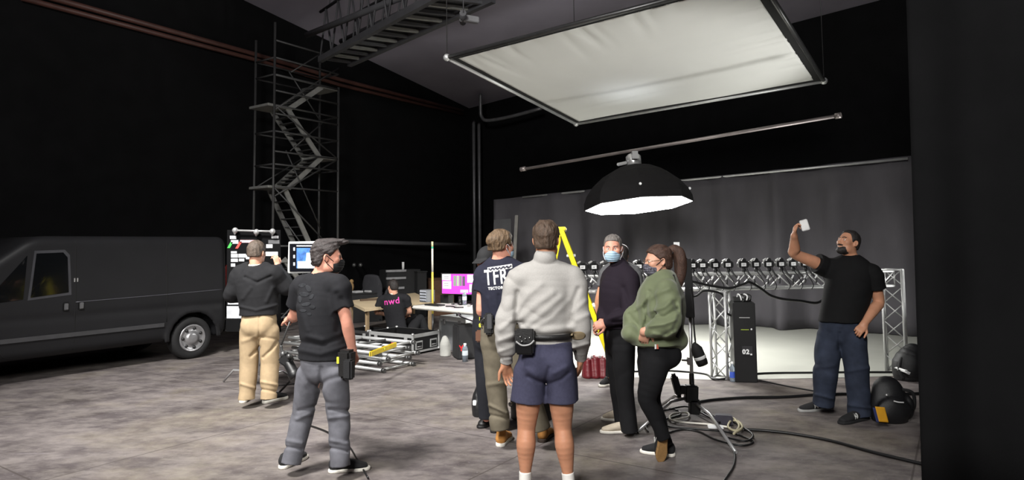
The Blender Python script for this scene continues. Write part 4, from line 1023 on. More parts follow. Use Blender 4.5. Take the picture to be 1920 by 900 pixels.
mask_black = mat('mask_black', (20, 20, 22), rough=.8)
strap_white = mat('strap_white', (225, 228, 232), rough=.8)
black_leather = mat('black_leather', (24, 23, 23), rough=.5, bump=.25, bs=150)
steel = mat('steel', (190, 190, 188), rough=.25, metal=1.0, var=.05)
print_white = mat('print_white', (226, 226, 222), rough=.85, var=.05)
HB = lambda n, c, **k: mat('hair_' + n, c, rough=.55, var=.35, vs=60, bump=.6, bs=260, aniso=(1, 1, .3), **k)

# ---------- the man in grey jumper and shorts (nearest, back to us)
Y = 4.40; p = lambda u, v, dy=0: P(u, v, Y + dy)
J = dict(neck=p(1021, 496), chest=p(1022, 560), waist=p(1025, 622), pelvis=p(1024, 668), shL=p(974, 524), shR=p(1072, 522), elL=p(948, 612, -.03), wrL=p(949, 680, .06), elR=p(1088, 616, -.04), wrR=p(1089, 672, .14),
         hipL=p(994, 700), hipR=p(1050, 700), knL=p(987, 803, .02), knR=p(1055, 803, .02), anL=p(985, 897), anR=p(1066, 899),
         heL=p(984, 925, -.05), toL=p(980, 915, .2), heR=p(1067, 925, -.05), toR=p(1074, 915, .2))
for k_ in ('heL', 'toL', 'heR', 'toR'): J[k_].z = 0
w1 = Person('man in pale grey jumper, navy shorts and tool belt, back to us in the centre', G(1024, 925), SK4, J, (.05, 1))
w1.head(p(1024, 450), (.22, 1, -.02)); w1.body(bare_legs=True, r_arm=(.06, .054, .045, .048, .031))
w1.hand('L', p(955, 722, .09) - p(949, 680, .06), (.35, -.9, .1), .45, thumb=.2); w1.hand('R', p(1086, 712, .2) - p(1089, 672, .14), (-.9, .1, 0), .5)
w1.finish()
w1.hair(HB('brown', (82, 65, 52)), t=.012, top=.010, amp=.006, f=100, line=((-.2, -.062), (-.06, -.058), (-.03, -.02), (.02, .005), (.05, .06), (.085, .078), (.2, .09)))
grey_knit = cloth('grey_knit', (174, 171, 167), var=.05, vs=120, bs=700)
jumper = w1.top('jumper', grey_knit, infl=.020, hem=p(1024, 651).z, long=True, r_long=(.088, .080, .072, .062, .044), w=(.98, 1.0, 1.08, 1.05, 1.05), d=(1.0, 1.05, 1.05, 1.05, 1.0), neck_up=.55, wr=(.0035, 17, 4), wr2=(.006, 20, 9, (1, 1, 1.3)), h=.0055, fold=[
    ([(972, 602), (1000, 575), (1036, 550)], 7, .0116), ([(984, 614), (1014, 590), (1052, 558)], 7, .0116), ([(1002, 616), (1036, 596), (1064, 566)], 6, .0087), ([(968, 585), (990, 552), (1015, 533)], 6, .0087),
    ([(969, 628), (967, 590), (970, 548)], 5, -.0174), ([(1072, 600), (1076, 565), (1084, 542)], 5, -.0145), ([(978, 613), (1020, 621), (1072, 614)], 7, .0145), ([(976, 628), (1025, 630), (1074, 626)], 4, -.0145),
    ([(936, 660), (962, 650)], 4, .0116), ([(936, 640), (966, 628)], 5, .0130), ([(938, 618), (960, 600)], 5, .0101), ([(1076, 652), (1104, 645)], 4, .0116), ([(1080, 600), (1104, 590)], 5, .0101), ([(1074, 585), (1098, 565)], 5, .0087), ([(935, 672), (966, 668)], 3, -.0087)])
w1.trousers('shorts', cloth('navy_shorts', (66, 66, 86), var=.08, vs=60), shorts=.50, r=(.112, .113, .118), infl=.016, waist=p(1024, 640).z, wr=(.004, 16, 6), wr2=(.008, 18, 7), h=.0055, w=(1.02, 1), seat=.012, fold=[([(1024, 740), (1024, 712), (1030, 690)], 4, -.009), ([(990, 706), (1010, 716), (1024, 718)], 4, -.0116), ([(1026, 722), (1052, 712), (1066, 700)], 4, -.0101), ([(985, 690), (1005, 705)], 6, .0072), ([(1040, 700), (1062, 688)], 5, .0087)])
blt = band('belt', p(1025, 628), w1.side('pelvis'), .176, .142, .036, black_leather, w1.root)
q = p(984, 630, -.13)
pb = MB(); s_, t_ = V((.97, -.22, 0)), V((.22, .97, 0))
rot = Matrix((s_, t_, V((0, 0, 1)))).transposed()
pb.box(q + V((0, 0, -.03)), (.125, .05, .15), rot, taper=1.05); pouch = pb.build('tool_pouch', black_leather, w1.root, bevel=.012)
pb = MB(); pb.box(q + V((-.004, -.035, -.075)), (.118, .03, .075), rot); pk = pb.build('pouch_pocket', mat('patent_black', (16, 16, 18), rough=.18), pouch, bevel=.01)
for dx, dz in ((-.03, -.002), (.03, -.006), (.003, -.012), (-.02, -.03)):
    MB().ball(q + s_ * dx + V((0, -.034, dz)), .0065, 8).build('rivet', steel, pouch)
pb = MB(); pb.tube(smoothpath([q + s_ * -.058 + V((0, -.045, -.03)), q + s_ * -.02 + V((0, -.055, -.052)), q + s_ * .03 + V((0, -.055, -.045)), q + s_ * .06 + V((0, -.045, -.02))]), .006, 6); pb.build('pouch_trim', mat('grey_trim', (150, 150, 150), rough=.4), pouch)
decal('elbow_patch', p(1085, 630, -.15), (1, 0, 0), (.05, .1, 1), .1, .055, mat('khaki_suede', (140, 124, 96), rough=.9), w1.root, jumper, ell=True, push=.002)
pb = MB(); pb.tube(smoothpath([p(1077, 622, -.05), p(1082, 640, -.02), p(1079, 660, .02)]), .006, 6); pb.build('carabiner_strap', black_leather, w1.root)
sock = mat('white_sock', (225, 222, 216), rough=.9, bump=.3, bs=300)
for a_ in 'LR':
    S = Sdf(); an, kn = w1.J['an' + a_], w1.J['kn' + a_]; ax = unit(kn - an)
    S.loft([an - (0, 0, .07), an, mix(an, kn, .2)], [.042, .041, .042], [.046, .048, .048], right=w1.l, n=2, cut=[(mix(an, kn, .14), ax)]); S.mesh('sock', sock, w1.root, .005)
    w1.shoe(J['he' + a_], J['to' + a_], black_suede, white_rubber, lace=strap_white)

# ---------- the man in black T-shirt and grey jeans (left foreground)
Y = 4.86; p = lambda u, v, dy=0: P(u, v, Y + dy)
J = dict(neck=p(600, 520), chest=p(600, 574), waist=p(604, 632), pelvis=p(604, 676), shL=p(566, 537, .1), shR=p(634, 535, -.1), elL=p(552, 592, .2), wrL=p(546, 594, .43), elR=p(650, 603, -.1), wrR=p(661, 657, -.04),
         hipL=p(581, 704, .05), hipR=p(628, 704, -.05), knL=p(568, 776, .1), knR=p(635, 776, -.02), anL=p(549, 856, .04), anR=p(637, 860, -.06), heL=G(527, 880), toL=G(573, 857), heR=G(618, 886), toR=G(692, 880))
w2 = Person('man with swept-up hair, black mask, black T-shirt and grey jeans, standing left of centre', G(600, 880), SK3, J, (.38, .92))
w2.head(p(613, 482), (.93, .34, -.05)); w2.body(r_arm=(.056, .05, .042, .043, .029))
w2.hand('L', p(540, 596, .5) - p(546, 594, .43), (.4, .1, -.8), 1.0); w2.hand('R', p(666, 684, -.02) - p(661, 657, -.04), (-.6, .6, .1), .55, thumb=.4)
w2.finish()
w2.hair(HB('charcoal', (52, 45, 44)), t=.012, top=.008, amp=.0085, f=80, stretch=(1, .45, .8), line=((-.2, -.075), (-.06, -.07), (-.03, -.02), (.02, .008), (.05, .055), (.085, .07), (.2, .08)), extra=(((0, .085, .112), (.05, .045, .018)), ((0, .125, .118), (.03, .03, .009)), ((.01, .03, .118), (.055, .06, .022)), ((0, -.05, .085), (.05, .045, .03))))
w2.mask(mask_black); w2.eyes()
black_tee = cloth('black_tee', (31, 31, 34), var=.1)
tee = w2.top('t_shirt', black_tee, infl=.022, hem=p(604, 672).z, sleeve=.66, r_sl=(.078, .078, .082), w=(1.06, 1.12, 1.04, 1.0, 1.0), d=(1.1, 1.15, 1.08, 1.05, 1), wr=(.004, 15, 14), wr2=(.007, 17, 15), fold=[([(555, 655), (600, 664), (648, 650)], 5, .0101), ([(556, 640), (605, 648), (640, 632)], 5, -.0101), ([(640, 560), (650, 585)], 5, -.0116), ([(560, 575), (575, 620)], 6, .0087), ([(575, 630), (605, 638)], 5, .0087), ([(632, 620), (640, 580), (632, 552)], 6, -.0101)])
grey_denim = cloth('grey_denim', (96, 96, 102), var=.18, vs=14, bs=500)
jeans = w2.trousers('jeans', grey_denim, infl=.012, r=(.1, .092, .08, .074, .07), waist=p(604, 662).z, seat=.0, wr=(.004, 18, 3), wr2=(.008, 16, 8, (1, 1, 1.5)), hem=.05, fold=[([(598, 726), (615, 712), (640, 705)], 5, -.0101), ([(560, 770), (590, 762)], 4, -.0116), ([(556, 786), (582, 776)], 4, .0101), ([(618, 768), (652, 770)], 4, -.0116), ([(618, 784), (652, 780)], 4, .0116), ([(620, 840), (652, 846)], 3, -.0116), ([(620, 826), (650, 832)], 4, .0116), ([(534, 838), (566, 842)], 3, -.0116), ([(538, 826), (566, 832)], 4, .0101), ([(602, 690), (600, 726)], 4, -.0116), ([(575, 720), (590, 745)], 5, .0072)])
tee_print = mat('faded_print', (40, 41, 44), rough=.85, var=.3, vs=26, bump=.25, bs=420, spec=.2)
def printed(name, spots, right, up, m, parent, target):
    right = V(right).normalized(); up = V(up).normalized(); nr = right.cross(up).normalized(); mb = MB()
    bv = BVHTree.FromPolygons([v.co + off(target) for v in target.data.vertices], [tuple(q_.vertices) for q_ in target.data.polygons])
    for (c, w_, h_, sk) in spots:
        g_ = []
        for i_ in range(7):
            row = []
            for j_ in range(7):
                a, b = i_ / 3 - 1, j_ / 3 - 1; a, b = a * math.sqrt(1 - b * b / 2), b * math.sqrt(1 - a * a / 2)
                q_ = V(c) + right * (a * w_ / 2 + sk * b) + up * b * h_ / 2; hh = bv.ray_cast(q_ + nr * .4, -nr, .9); row.append((hh[0] if hh[0] is not None else q_) + nr * .0012)
            g_.append(row)
        mb.sheet(g_, .0006)
    return mb.build(name, m, parent)
printed('shirt_print', [(p(u, v, -.1), w_, h_, k_) for u, v, w_, h_, k_ in ((566, 536, .05, .03, .01), (578, 541, .04, .05, -.01), (570, 552, .07, .035, .0), (584, 556, .03, .04, .01), (562, 562, .03, .05, .0), (574, 570, .06, .03, .015), (586, 575, .04, .025, 0), (568, 582, .05, .02, 0), (580, 588, .03, .02, .0))], (1, .3, 0), (0, 0, 1), tee_print, w2.root, tee)
w2.shoe(J['heL'], J['toL'], black_suede, white_rubber, w=.05, lace=strap_white); w2.shoe(J['heR'], J['toR'], black_suede, white_rubber, w=.05, lace=strap_white)
q = p(650, 682, -.14); s_, t_ = V((.93, -.36, 0)), V((.36, .93, 0)); rot = Matrix((s_, t_, V((0, 0, 1)))).transposed()
pb = MB(); pb.box(q, (.1, .085, .2), rot, taper=1.12); pu = pb.build('hip_pouch', black_leather, w2.root, bevel=.018)
pb = MB(); pb.box(q + s_ * .03 + V((.0, -.035, -.03)), (.07, .06, .14), rot); pb.build('pouch_flap', mat('nylon_black', (20, 20, 22), rough=.7, bump=.3, bs=300), pu, bevel=.012)
pb = MB(); pb.box(q + s_ * -.04 + t_ * -.046 + V((0, 0, .03)), (.018, .008, .045), rot); pb.build('yellow_tag', mat('hi_vis_yellow', (225, 222, 60), rough=.5), pu)

# ---------- the man in a black hoodie facing the board
Y = 6.93; p = lambda u, v, dy=0: P(u, v, Y + dy)
J = dict(neck=p(481, 504), chest=p(482, 534), waist=p(485, 574), pelvis=p(486, 603), shL=p(452, 514), shR=p(512, 513), elL=p(434, 552, .03), wrL=p(446, 560, .28), elR=p(538, 540, .1), wrR=p(520, 499, .24),
         hipL=p(469, 622), hipR=p(504, 622), knL=p(467, 680, .02), knR=p(506, 680, .02), anL=p(463, 740), anR=p(504, 740, -.02), heL=G(455, 757), toL=G(463, 737), heR=G(494, 757), toR=G(538, 747))
w3 = Person('man in black hooded top and tan trousers facing the notice board', G(484, 754), SK1, J, (.03, 1))
w3.head(p(481, 474), (.12, 1, -.12)); w3.body()
w3.hand('R', p(517, 478, .26) - p(520, 499, .24), (-.8, .5, .2), .5, thumb=.5); w3.hand('L', p(452, 556, .36) - p(446, 560, .28), (0, .3, -1), .6)
w3.finish(.0055)
w3.hair(HB('mid_brown', (88, 76, 66)), t=.012, top=.006, amp=.003, line=((-.2, -.052), (-.06, -.05), (-.03, -.015), (.02, .005), (.05, .06), (.085, .075), (.2, .09)))
hood_cloth = cloth('black_hoodie', (34, 34, 36), var=.1)
def hood(S):
    nk = w3.J['neck']; f = w3.f
    S.loft([nk - w3.l * .1 + f * .0 + (0, 0, .015), nk - f * .085 + (0, 0, -.03), nk + w3.l * .1 + (0, 0, .015)], [.05, .062, .05], k=.03, n=4)
    S.loft([nk - w3.l * .07 - f * .07 + (0, 0, -.02), nk - f * .1 + (0, 0, -.12), nk + w3.l * .07 - f * .07 + (0, 0, -.02)], [.035, .06, .035], k=.04, n=4)
hd = w3.top('hoodie', hood_cloth, infl=.035, hem=p(485, 590).z, long=True, r_long=(.092, .085, .082, .07, .05), w=(1.0, 1.15, 1.12, 1.08, 1.0), d=(1.05, 1.2, 1.15, 1.1, 1), wr=(.006, 15, 21), wr2=(.009, 16, 22), neck_r=.066, extra=hood, fold=[([(450, 575), (480, 582), (520, 572)], 3, .0116), ([(460, 520), (482, 530), (508, 518)], 3, -.0145), ([(455, 560), (470, 540)], 4, .0101), ([(500, 565), (512, 540)], 4, .0101)])
S = Sdf(); nk = w3.J['neck']; S.loft([nk - w3.l * .07 + (0, 0, .03), nk - w3.f * .07 + (0, 0, .02), nk + w3.l * .07 + (0, 0, .03)], [.026, .03, .026], n=4); S.mesh('shirt_collar', mat('cream_cotton', (222, 212, 196), rough=.85), w3.root, .005)
w3.trousers('trousers', cloth('tan_cotton', (168, 147, 117), var=.08, vs=20), infl=.014, r=(.108, .1, .092, .088, .082), waist=p(485, 580).z, seat=.004, hem=.045, wr=(.005, 17, 31), wr2=(.010, 16, 32, (1, 1, 1.3)), fold=[([(486, 592), (486, 632)], 2, -.0087), ([(470, 668), (486, 652)], 3, -.0145), ([(494, 670), (510, 655), (520, 640)], 3, -.0145), ([(455, 640), (480, 632)], 4, .0087), ([(490, 632), (518, 636)], 3, -.0087), ([(452, 720), (478, 728)], 3, .0116), ([(490, 716), (520, 722)], 3, .0130), ([(490, 730), (520, 735)], 2.5, -.0130)])
w3.shoe(J['heL'], J['toL'], black_suede, white_rubber, w=.052, sole=.034); w3.shoe(J['heR'], J['toR'], black_suede, white_rubber, w=.052, sole=.034)

# ---------- the crew member sitting on the floor behind the open case
Y = 11.5; p = lambda u, v, dy=0: P(u, v, Y + dy)
J = dict(neck=p(738, 553), chest=p(738, 575), waist=p(742, 602), pelvis=p(747, 628), shL=p(717, 561, .05), shR=p(760, 559, -.02), elL=p(706, 585, .08), wrL=p(722, 590, .3), elR=p(768, 583, .05), wrR=p(764, 592, .3),
         hipL=p(740, 632, .12), hipR=p(760, 632, .06), knL=p(776, 596, .5), knR=p(788, 597, .3), anL=p(790, 632, .5), anR=p(803, 635, .25), heL=G(787, 640), toL=G(806, 638), heR=G(798, 643), toR=G(822, 641))
w4 = Person('person in black T-shirt with pink lettering sitting behind the open black case', G(747, 645), SK1, J, (.15, .98))
w4.head(p(737, 538), (-.55, .8, -.25)); w4.body(); w4.hand('L', (.5, .6, -.1), (0, .2, -1), .4); w4.hand('R', (-.3, .8, -.1), (0, .2, -1), .4); w4.finish(.007)
w4.hair(HB('dark', (36, 30, 28)), t=.014, top=.006, h=.007)
tee4 = w4.top('t_shirt', black_tee, infl=.02, hem=p(745, 625).z, sleeve=.62, r_sl=(.075, .075, .076), w=(1.05, 1.1, 1.05, 1, 1), h=.008)
w4.trousers('trousers', cloth('black_cotton', (27, 27, 29)), waist=p(745, 612).z, h=.008)
S = Sdf(); nk = w4.J['neck']; S.loft([nk - w4.l * .06 + (0, 0, .035), nk - w4.f * .062 + (0, 0, .02), nk + w4.l * .06 + (0, 0, .035)], [.018, .022, .018], n=4); S.mesh('shirt_collar', mat('cream_cotton', (222, 212, 196), rough=.85), w4.root, .006)
w4.shoe(J['heL'], J['toL'], black_suede, black_suede); w4.shoe(J['heR'], J['toR'], black_suede, black_suede)
pink = mat('print_pink', (214, 60, 158), rough=.8, var=.05)
text_mesh('nwd', .15, p(733, 566, -.2), (1, .05, .13), (-.13, 0, 1), 'shirt_lettering', pink, w4.root, tee4, bold=.002, xs=1.0, push=.003)

# ---------- the man with TFR on his back
Y = 5.40; p = lambda u, v, dy=0: P(u, v, Y + dy)
J = dict(neck=p(938, 490), chest=p(942, 540), waist=p(944, 592), pelvis=p(942, 622), shL=p(908, 513, .05), shR=p(978, 511, -.05), elL=p(902, 580, .03), wrL=p(913, 601, .22), elR=p(986, 575, 0), wrR=p(972, 604, .2),
         hipL=p(925, 645, .02), hipR=p(962, 645, -.02), knL=p(930, 716, .03), knR=p(988, 716, -.02), anL=p(937, 797, .03), anR=p(1012, 797, 0), heL=G(937, 838), toL=G(940, 838) + V((.06, .28, 0)), heR=G(1015, 830), toR=G(1015, 830) + V((.1, .27, 0)))
w5 = Person('man in navy T-shirt with white TFR lettering, olive trousers and mustard boots', G(960, 835), SK3, J, (.2, .98))
w5.head(p(940, 461), (.72, .68, -.02)); w5.body(); w5.hand('L', (.35, .5, -.5), (.6, 0, .3), .5); w5.hand('R', (-.3, .6, -.5), (-.6, 0, .3), .5); w5.finish(.0052)
w5.hair(HB('fair', (98, 78, 57)), t=.018, top=.008, amp=.006, f=90, line=((-.2, -.045), (-.06, -.04), (-.03, -.012), (.02, .008), (.05, .06), (.085, .078), (.2, .09)), extra=(((0, -.085, .045), (.06, .05, .055)), ((.01, -.12, .04), (.035, .03, .035))))
w5.mask(mask_blue, strap_white); w5.eyes(); w5.jaw_beard(HB('beard', (70, 54, 42)))
navy_tee = cloth('navy_tee', (36, 37, 50), var=.08)
tee5 = w5.top('t_shirt', navy_tee, infl=.024, hem=p(942, 596).z, sleeve=.50, r_sl=(.08, .08, .084), w=(1.05, 1.1, 1.05, 1.02, 1), d=(1.1, 1.15, 1.1, 1.05, 1), wr=(.004, 15, 41), wr2=(.006, 17, 42), fold=[([(915, 560), (922, 590)], 4, .0087), ([(935, 555), (940, 590)], 4, -.0087)])
olive = cloth('olive_canvas', (103, 96, 82), var=.12, vs=18)
w5.trousers('trousers', olive, infl=.014, r=(.102, .092, .084, .08, .078), waist=p(942, 588).z, wr=(.004, 17, 51), wr2=(.009, 16, 52, (1, 1, 1.3)), hem=.03, fold=[([(918, 760), (950, 775)], 3, .0130), ([(918, 778), (952, 785)], 3, -.0130), ([(915, 722), (945, 718)], 4, .0087)])
mustard = mat('mustard_suede', (176, 122, 60), rough=.85, var=.12, vs=30); brown_boot = mat('boot_sole_dark', (60, 48, 40), rough=.8)
for a_ in 'LR': w5.shoe(J['he' + a_], J['to' + a_], mustard, white_rubber if a_ == 'L' else brown_boot, boot=.06, w=.052, sole=.03)
text_mesh('TFR', .17, p(927, 521.5, -.2), (1, -.12, .11), (-.11, 0, 1), 'shirt_lettering', print_white, w5.root, tee5, bold=.003, xs=.64, push=.002)
bk = decal('lettering_band', p(934, 503.5, -.2), (1, -.12, .14), (-.14, 0, 1), .205, .034, print_white, w5.root, tee5, n=14, push=.002)
bandm = printed('band_print', [(p(934 + d_ * 21, 503.5 - d_ * 3.0 + (1.2 if k_ % 2 else -.8), -.2), .014 + .006 * (k_ % 3), .015, .003 * (k_ % 2)) for k_, d_ in enumerate([x / 6 - 1 for x in range(13)])], (1, -.12, .14), (-.14, 0, 1), mat('print_navy', (44, 44, 58), rough=.85), bk, tee5)
for v_ in bandm.data.vertices: v_.co.y -= .003
text_mesh('TECTORALIM BE', .030, p(941, 540, -.2), (1, -.12, .10), (-.10, 0, 1), 'small_lettering', print_white, w5.root, tee5, bold=.001, xs=1.0, push=.002)
q = p(916, 607, -.12)
pb = MB(); pb.box(q, (.07, .06, .17), taper=1.1); ho = pb.build('radio_holster', black_leather, w5.root, bevel=.014)
pb = MB(); pb.box(q + V((.01, -.035, .02)), (.04, .02, .12)); pb.build('radio', mat('radio_grey', (66, 66, 68), rough=.45), ho, bevel=.006)
pb = MB(); pb.tube(smoothpath([q + V((-.03, -.03, .05)), q + V((-.06, -.02, .02)), q + V((-.05, -.01, -.04))]), .005, 6); pb.build('keys', steel, ho)
band('belt', p(942, 600), w5.side('pelvis'), .185, .14, .032, black_leather, w5.root)

# ---------- the man in the black cap behind him
Y = 5.98; p = lambda u, v, dy=0: P(u, v, Y + dy)
J = dict(neck=p(918, 514, .03), chest=p(918, 552), waist=p(918, 602), pelvis=p(917, 628), shL=p(944, 530, -.05), shR=p(906, 532, .1), elL=p(950, 580, -.1), wrL=p(935, 610, -.18), elR=p(899, 582, .08), wrR=p(905, 618, -.04),
         hipL=p(932, 648, -.03), hipR=p(909, 648, .05), knL=p(932, 716, -.06), knR=p(909, 716, .02), anL=p(936, 783, 0), anR=p(912, 783, .05), heL=G(942, 800), toL=G(925, 812), heR=G(921, 796), toR=G(899, 803))
w6 = Person('man in black cap and black clothes, half hidden behind the TFR shirt', G(918, 800), SK3, J, (-.45, -.89))
w6.head(p(914, 488), (-.62, -.72, -.3)); w6.body(); w6.hand('L', (-.4, -.3, -.6), (-.6, .5, 0), .8); w6.hand('R', (.1, -.3, -.9), (.6, 0, 0), .7); w6.finish(.0065)
w6.eyes(); w6.mask(mat('mask_grey', (58, 58, 62), rough=.8), strap_white)
S = Sdf()
def cap_fn(X, Y_, Z):
    x, y, z = w6.loc(X, Y_, Z)
    q_ = np.sqrt((x / .088) ** 2 + ((y + .012) / .11) ** 2 + ((z - .03) / .1) ** 2); d = (q_ - 1) * .088
    return smax(d, .02 - z, .006)
S.func(w6.hc - .2, w6.hc + .2, cap_fn)
S.loft([w6.H(0, .07, .035), w6.H(0, .15, .022)], [.075, .06], [.008, .006], right=w6.hl, k=.015, n=2)
S.mesh('cap', mat('cap_black', (22, 22, 24), rough=.85), w6.root, .006)
w6.top('t_shirt', black_tee, infl=.022, hem=p(917, 605).z, sleeve=.7, r_sl=(.078, .078, .08), h=.0075)
w6.trousers('trousers', cloth('black_work', (30, 31, 36)), waist=p(917, 596).z, r=(.1, .09, .08, .074, .07), h=.0075)
w6.shoe(J['heL'], J['toL'], black_leather, black_leather); w6.shoe(J['heR'], J['toR'], black_leather, black_leather)
pb = MB(); pb.box(p(900, 630, -.16), (.075, .07, .1)); pb.build('leather_pouch', mat('brown_leather', (96, 62, 44), rough=.6), w6.root, bevel=.012)
pb = MB(); pb.box(p(902, 597, -.15), (.03, .03, .045)); pb.box(p(901, 610, -.15), (.028, .03, .035)); pb.build('tape_measure', mat('hi_vis_yellow', (225, 222, 60), rough=.5), w6.root, bevel=.006)

# ---------- the person in a grey T-shirt behind the purple jumper
Y = 7.72; p = lambda u, v, dy=0: P(u, v, Y + dy)
J = dict(neck=p(1163, 496), chest=p(1162, 525), waist=p(1162, 560), pelvis=p(1161, 585), shL=p(1138, 509), shR=p(1189, 508), elL=p(1125, 550), wrL=p(1117, 590, .05), elR=p(1200, 550), wrR=p(1202, 588, .05),
         hipL=p(1151, 600), hipR=p(1173, 600), knL=p(1149, 650), knR=p(1175, 650), anL=p(1146, 706), anR=p(1178, 706), heL=G(1146, 722), toL=G(1126, 725), heR=G(1180, 722), toR=G(1165, 727))
w7 = Person('person in grey T-shirt and dark trousers, mostly hidden behind the man in purple', G(1162, 710), SK2, J, (.1, 1))
w7.head(p(1165, 479), (.3, 1, 0), size=.96); w7.body(); w7.hand('L', (0, .1, -1), (.8, .3, 0), .5); w7.hand('R', (0, .1, -1), (-.8, .3, 0), .5); w7.finish(.0065)
w7.hair(HB('dark', (36, 30, 28)), t=.02, top=.006, h=.0065, line=((-.2, -.09), (-.02, -.08), (.02, .005), (.05, .055), (.085, .07), (.2, .09)))
w7.top('t_shirt', cloth('grey_tee', (88, 88, 90)), infl=.02, hem=p(1162, 590).z, sleeve=.72, r_sl=(.075, .075, .076), h=.0075)
w7.trousers('trousers', cloth('black_cotton', (27, 27, 29)), waist=p(1162, 575).z, h=.0075)
for a_ in 'LR': w7.shoe(J['he' + a_], J['to' + a_], black_suede, white_rubber)

# ---------- the masked man in a purple jumper
Y = 5.80; p = lambda u, v, dy=0: P(u, v, Y + dy)
J = dict(neck=p(1164, 502), chest=p(1160, 550), waist=p(1159, 603), pelvis=p(1161, 634), shL=p(1180, 524, -.13), shR=p(1146, 520, .13), elL=p(1180, 588, -.25), wrL=p(1135, 604, -.16), elR=p(1138, 575, .08), wrR=p(1128, 603, -.06),
         hipL=p(1169, 655, -.07), hipR=p(1155, 655, .07), knL=p(1171, 728, -.07), knR=p(1160, 724, .1), anL=p(1179, 797, -.05), anR=p(1167, 785, .14), heL=G(1190, 811), toL=G(1126, 812), heR=G(1170, 790), toR=G(1130, 787))
w8 = Person('grey-haired man in pale blue mask and dark purple jumper with hands clasped', G(1165, 805), SK3, J, (-.72, .55))
w8.head(p(1149, 466), (-.25, -.95, -.05)); w8.body(r_arm=(.056, .05, .042, .044, .03))
w8.hand('L', p(1116, 612, -.16) - p(1135, 604, -.16), (-.1, .7, -.4), .9); w8.hand('R', p(1116, 614, -.08) - p(1128, 603, -.06), (.2, -.6, -.4), .7); w8.finish(.0048)
w8.hair(HB('silver', (112, 106, 102)), t=.004, top=.008, amp=.003, f=170, line=((-.2, -.06), (-.05, -.05), (-.01, -.005), (.03, .012), (.05, .062), (.08, .072), (.2, .085)))
w8.mask(mask_blue, strap_white); w8.eyes()
MB().tube(smoothpath([w8.H(-.05, .083, .022), w8.H(-.032, .094, .028), w8.H(-.015, .098, .022)]), .0035, 6).tube(smoothpath([w8.H(.05, .083, .022), w8.H(.032, .094, .028), w8.H(.015, .098, .022)]), .0035, 6).build('eyebrows', HB('silver', (98, 92, 88)), w8.root)
w8.top('jumper', cloth('purple_knit', (33, 26, 35), var=.06, vs=90), infl=.026, hem=p(1160, 613).z, long=True, r_long=(.088, .08, .072, .062, .046), w=(1.02, 1.05, 1.05, 1, 1), d=(1.12, 1.18, 1.15, 1.05, 1), wr=(.004, 14, 61), wr2=(.005, 17, 62), neck_up=.25, fold=[([(1170, 540), (1182, 575), (1176, 600)], 5, -.0145), ([(1140, 598), (1165, 590), (1180, 572)], 4, .0116), ([(1150, 604), (1175, 602)], 3, -.0116), ([(1166, 600), (1190, 590)], 4, .0087)])
black_trouser = cloth('black_trouser', (26, 26, 28))
w8.trousers('trousers', black_trouser, infl=.012, r=(.1, .09, .078, .074, .072), waist=p(1160, 606).z, wr=(.003, 17, 63), wr2=(.005, 18, 64), hem=.055)
beige = mat('beige_canvas', (190, 178, 160), rough=.9, var=.06, vs=40)
for a_ in 'LR': w8.shoe(J['he' + a_], J['to' + a_], beige, white_rubber, w=.048, hgt=.075)

# ---------- the woman in the green bomber jacket
Y = 5.12; p = lambda u, v, dy=0: P(u, v, Y + dy)
J = dict(neck=p(1243, 522), chest=p(1237, 570), waist=p(1234, 622), pelvis=p(1229, 655), shL=p(1250, 545, -.16), shR=p(1236, 542, .16), elL=p(1254, 602, -.26), wrL=p(1208, 622, -.22), elR=p(1194, 598, .04), wrR=p(1224, 612, .02),
         hipL=p(1230, 680, -.07), hipR=p(1222, 680, .07), knL=p(1213, 748, -.08), knR=p(1222, 748, .09), anL=p(1241, 813, -.07), anR=p(1247, 825, .06), heL=p(1246, 808, -.10), toL=G(1240, 866), heR=G(1264, 856), toR=G(1202, 848))
w9 = Person('woman in olive green bomber jacket, black jeans and patterned mask, hair in a ponytail', G(1240, 855), SK1, J, (-.96, -.2), girth=.95)
w9.head(p(1234, 489), (-.97, -.12, -.08), size=.97); w9.body()
w9.hand('L', p(1206, 662, -.10) - p(1209, 622, -.22), (.3, .9, 0), .2, thumb=.2); w9.hand('R', (.9, -.1, -.3), (.6, -.6, 0), .9); w9.finish(.0048)
HBR = HB('auburn', (74, 52, 42))
w9.hair(HBR, t=.014, top=.003, amp=.005, line=((-.2, -.085), (-.05, -.085), (-.022, -.03), (.0, .0), (.03, .03), (.055, .06), (.085, .075), (.2, .09)), stretch=(1, .4, 1))
S = Sdf()
S.loft([w9.H(0, -.10, .06), w9.H(0, -.14, .075), w9.H(0, -.175, .04), w9.H(.0, -.185, -.03), w9.H(0, -.175, -.10), w9.H(0, -.16, -.17), w9.H(0, -.16, -.215)], [.030, .042, .050, .053, .048, .036, .014], n=4)
S.disp.append(wrinkle(.007, 70, 4, (1, 1, .3))); S.mesh('ponytail', HBR, w9.root, .005)
MB().tube([w9.H(.03 * math.cos(a), -.122 - .01 * math.sin(a), .066 + .03 * math.sin(a)) for a in [k * PI / 6 for k in range(13)]], .006, 6).build('hair_tie', mask_black, w9.root)
w9.mask(mat('floral_mask', (84, 82, 92), rough=.8, var=.97, vs=75), mask_black); w9.eyes()
gb = MB()
for q_ in (-1, 1):
    gb.tube([w9.H(q_ * .034 + .025 * math.cos(a), .102, -.002 + .022 * math.sin(a)) for a in [k * PI / 8 for k in range(17)]], .0018, 5, caps=False)
    gb.tube(smoothpath([w9.H(q_ * .058, .1, .006), w9.H(q_ * .076, .04, .008), w9.H(q_ * .084, -.012, .006)]), .0018, 5)
gb.tube(smoothpath([w9.H(-.01, .104, .004), w9.H(0, .108, .006), w9.H(.01, .104, .004)]), .0016, 5)
gb.build('glasses', mat('glasses_gold', (205, 190, 165), rough=.2, metal=1.0), w9.root)
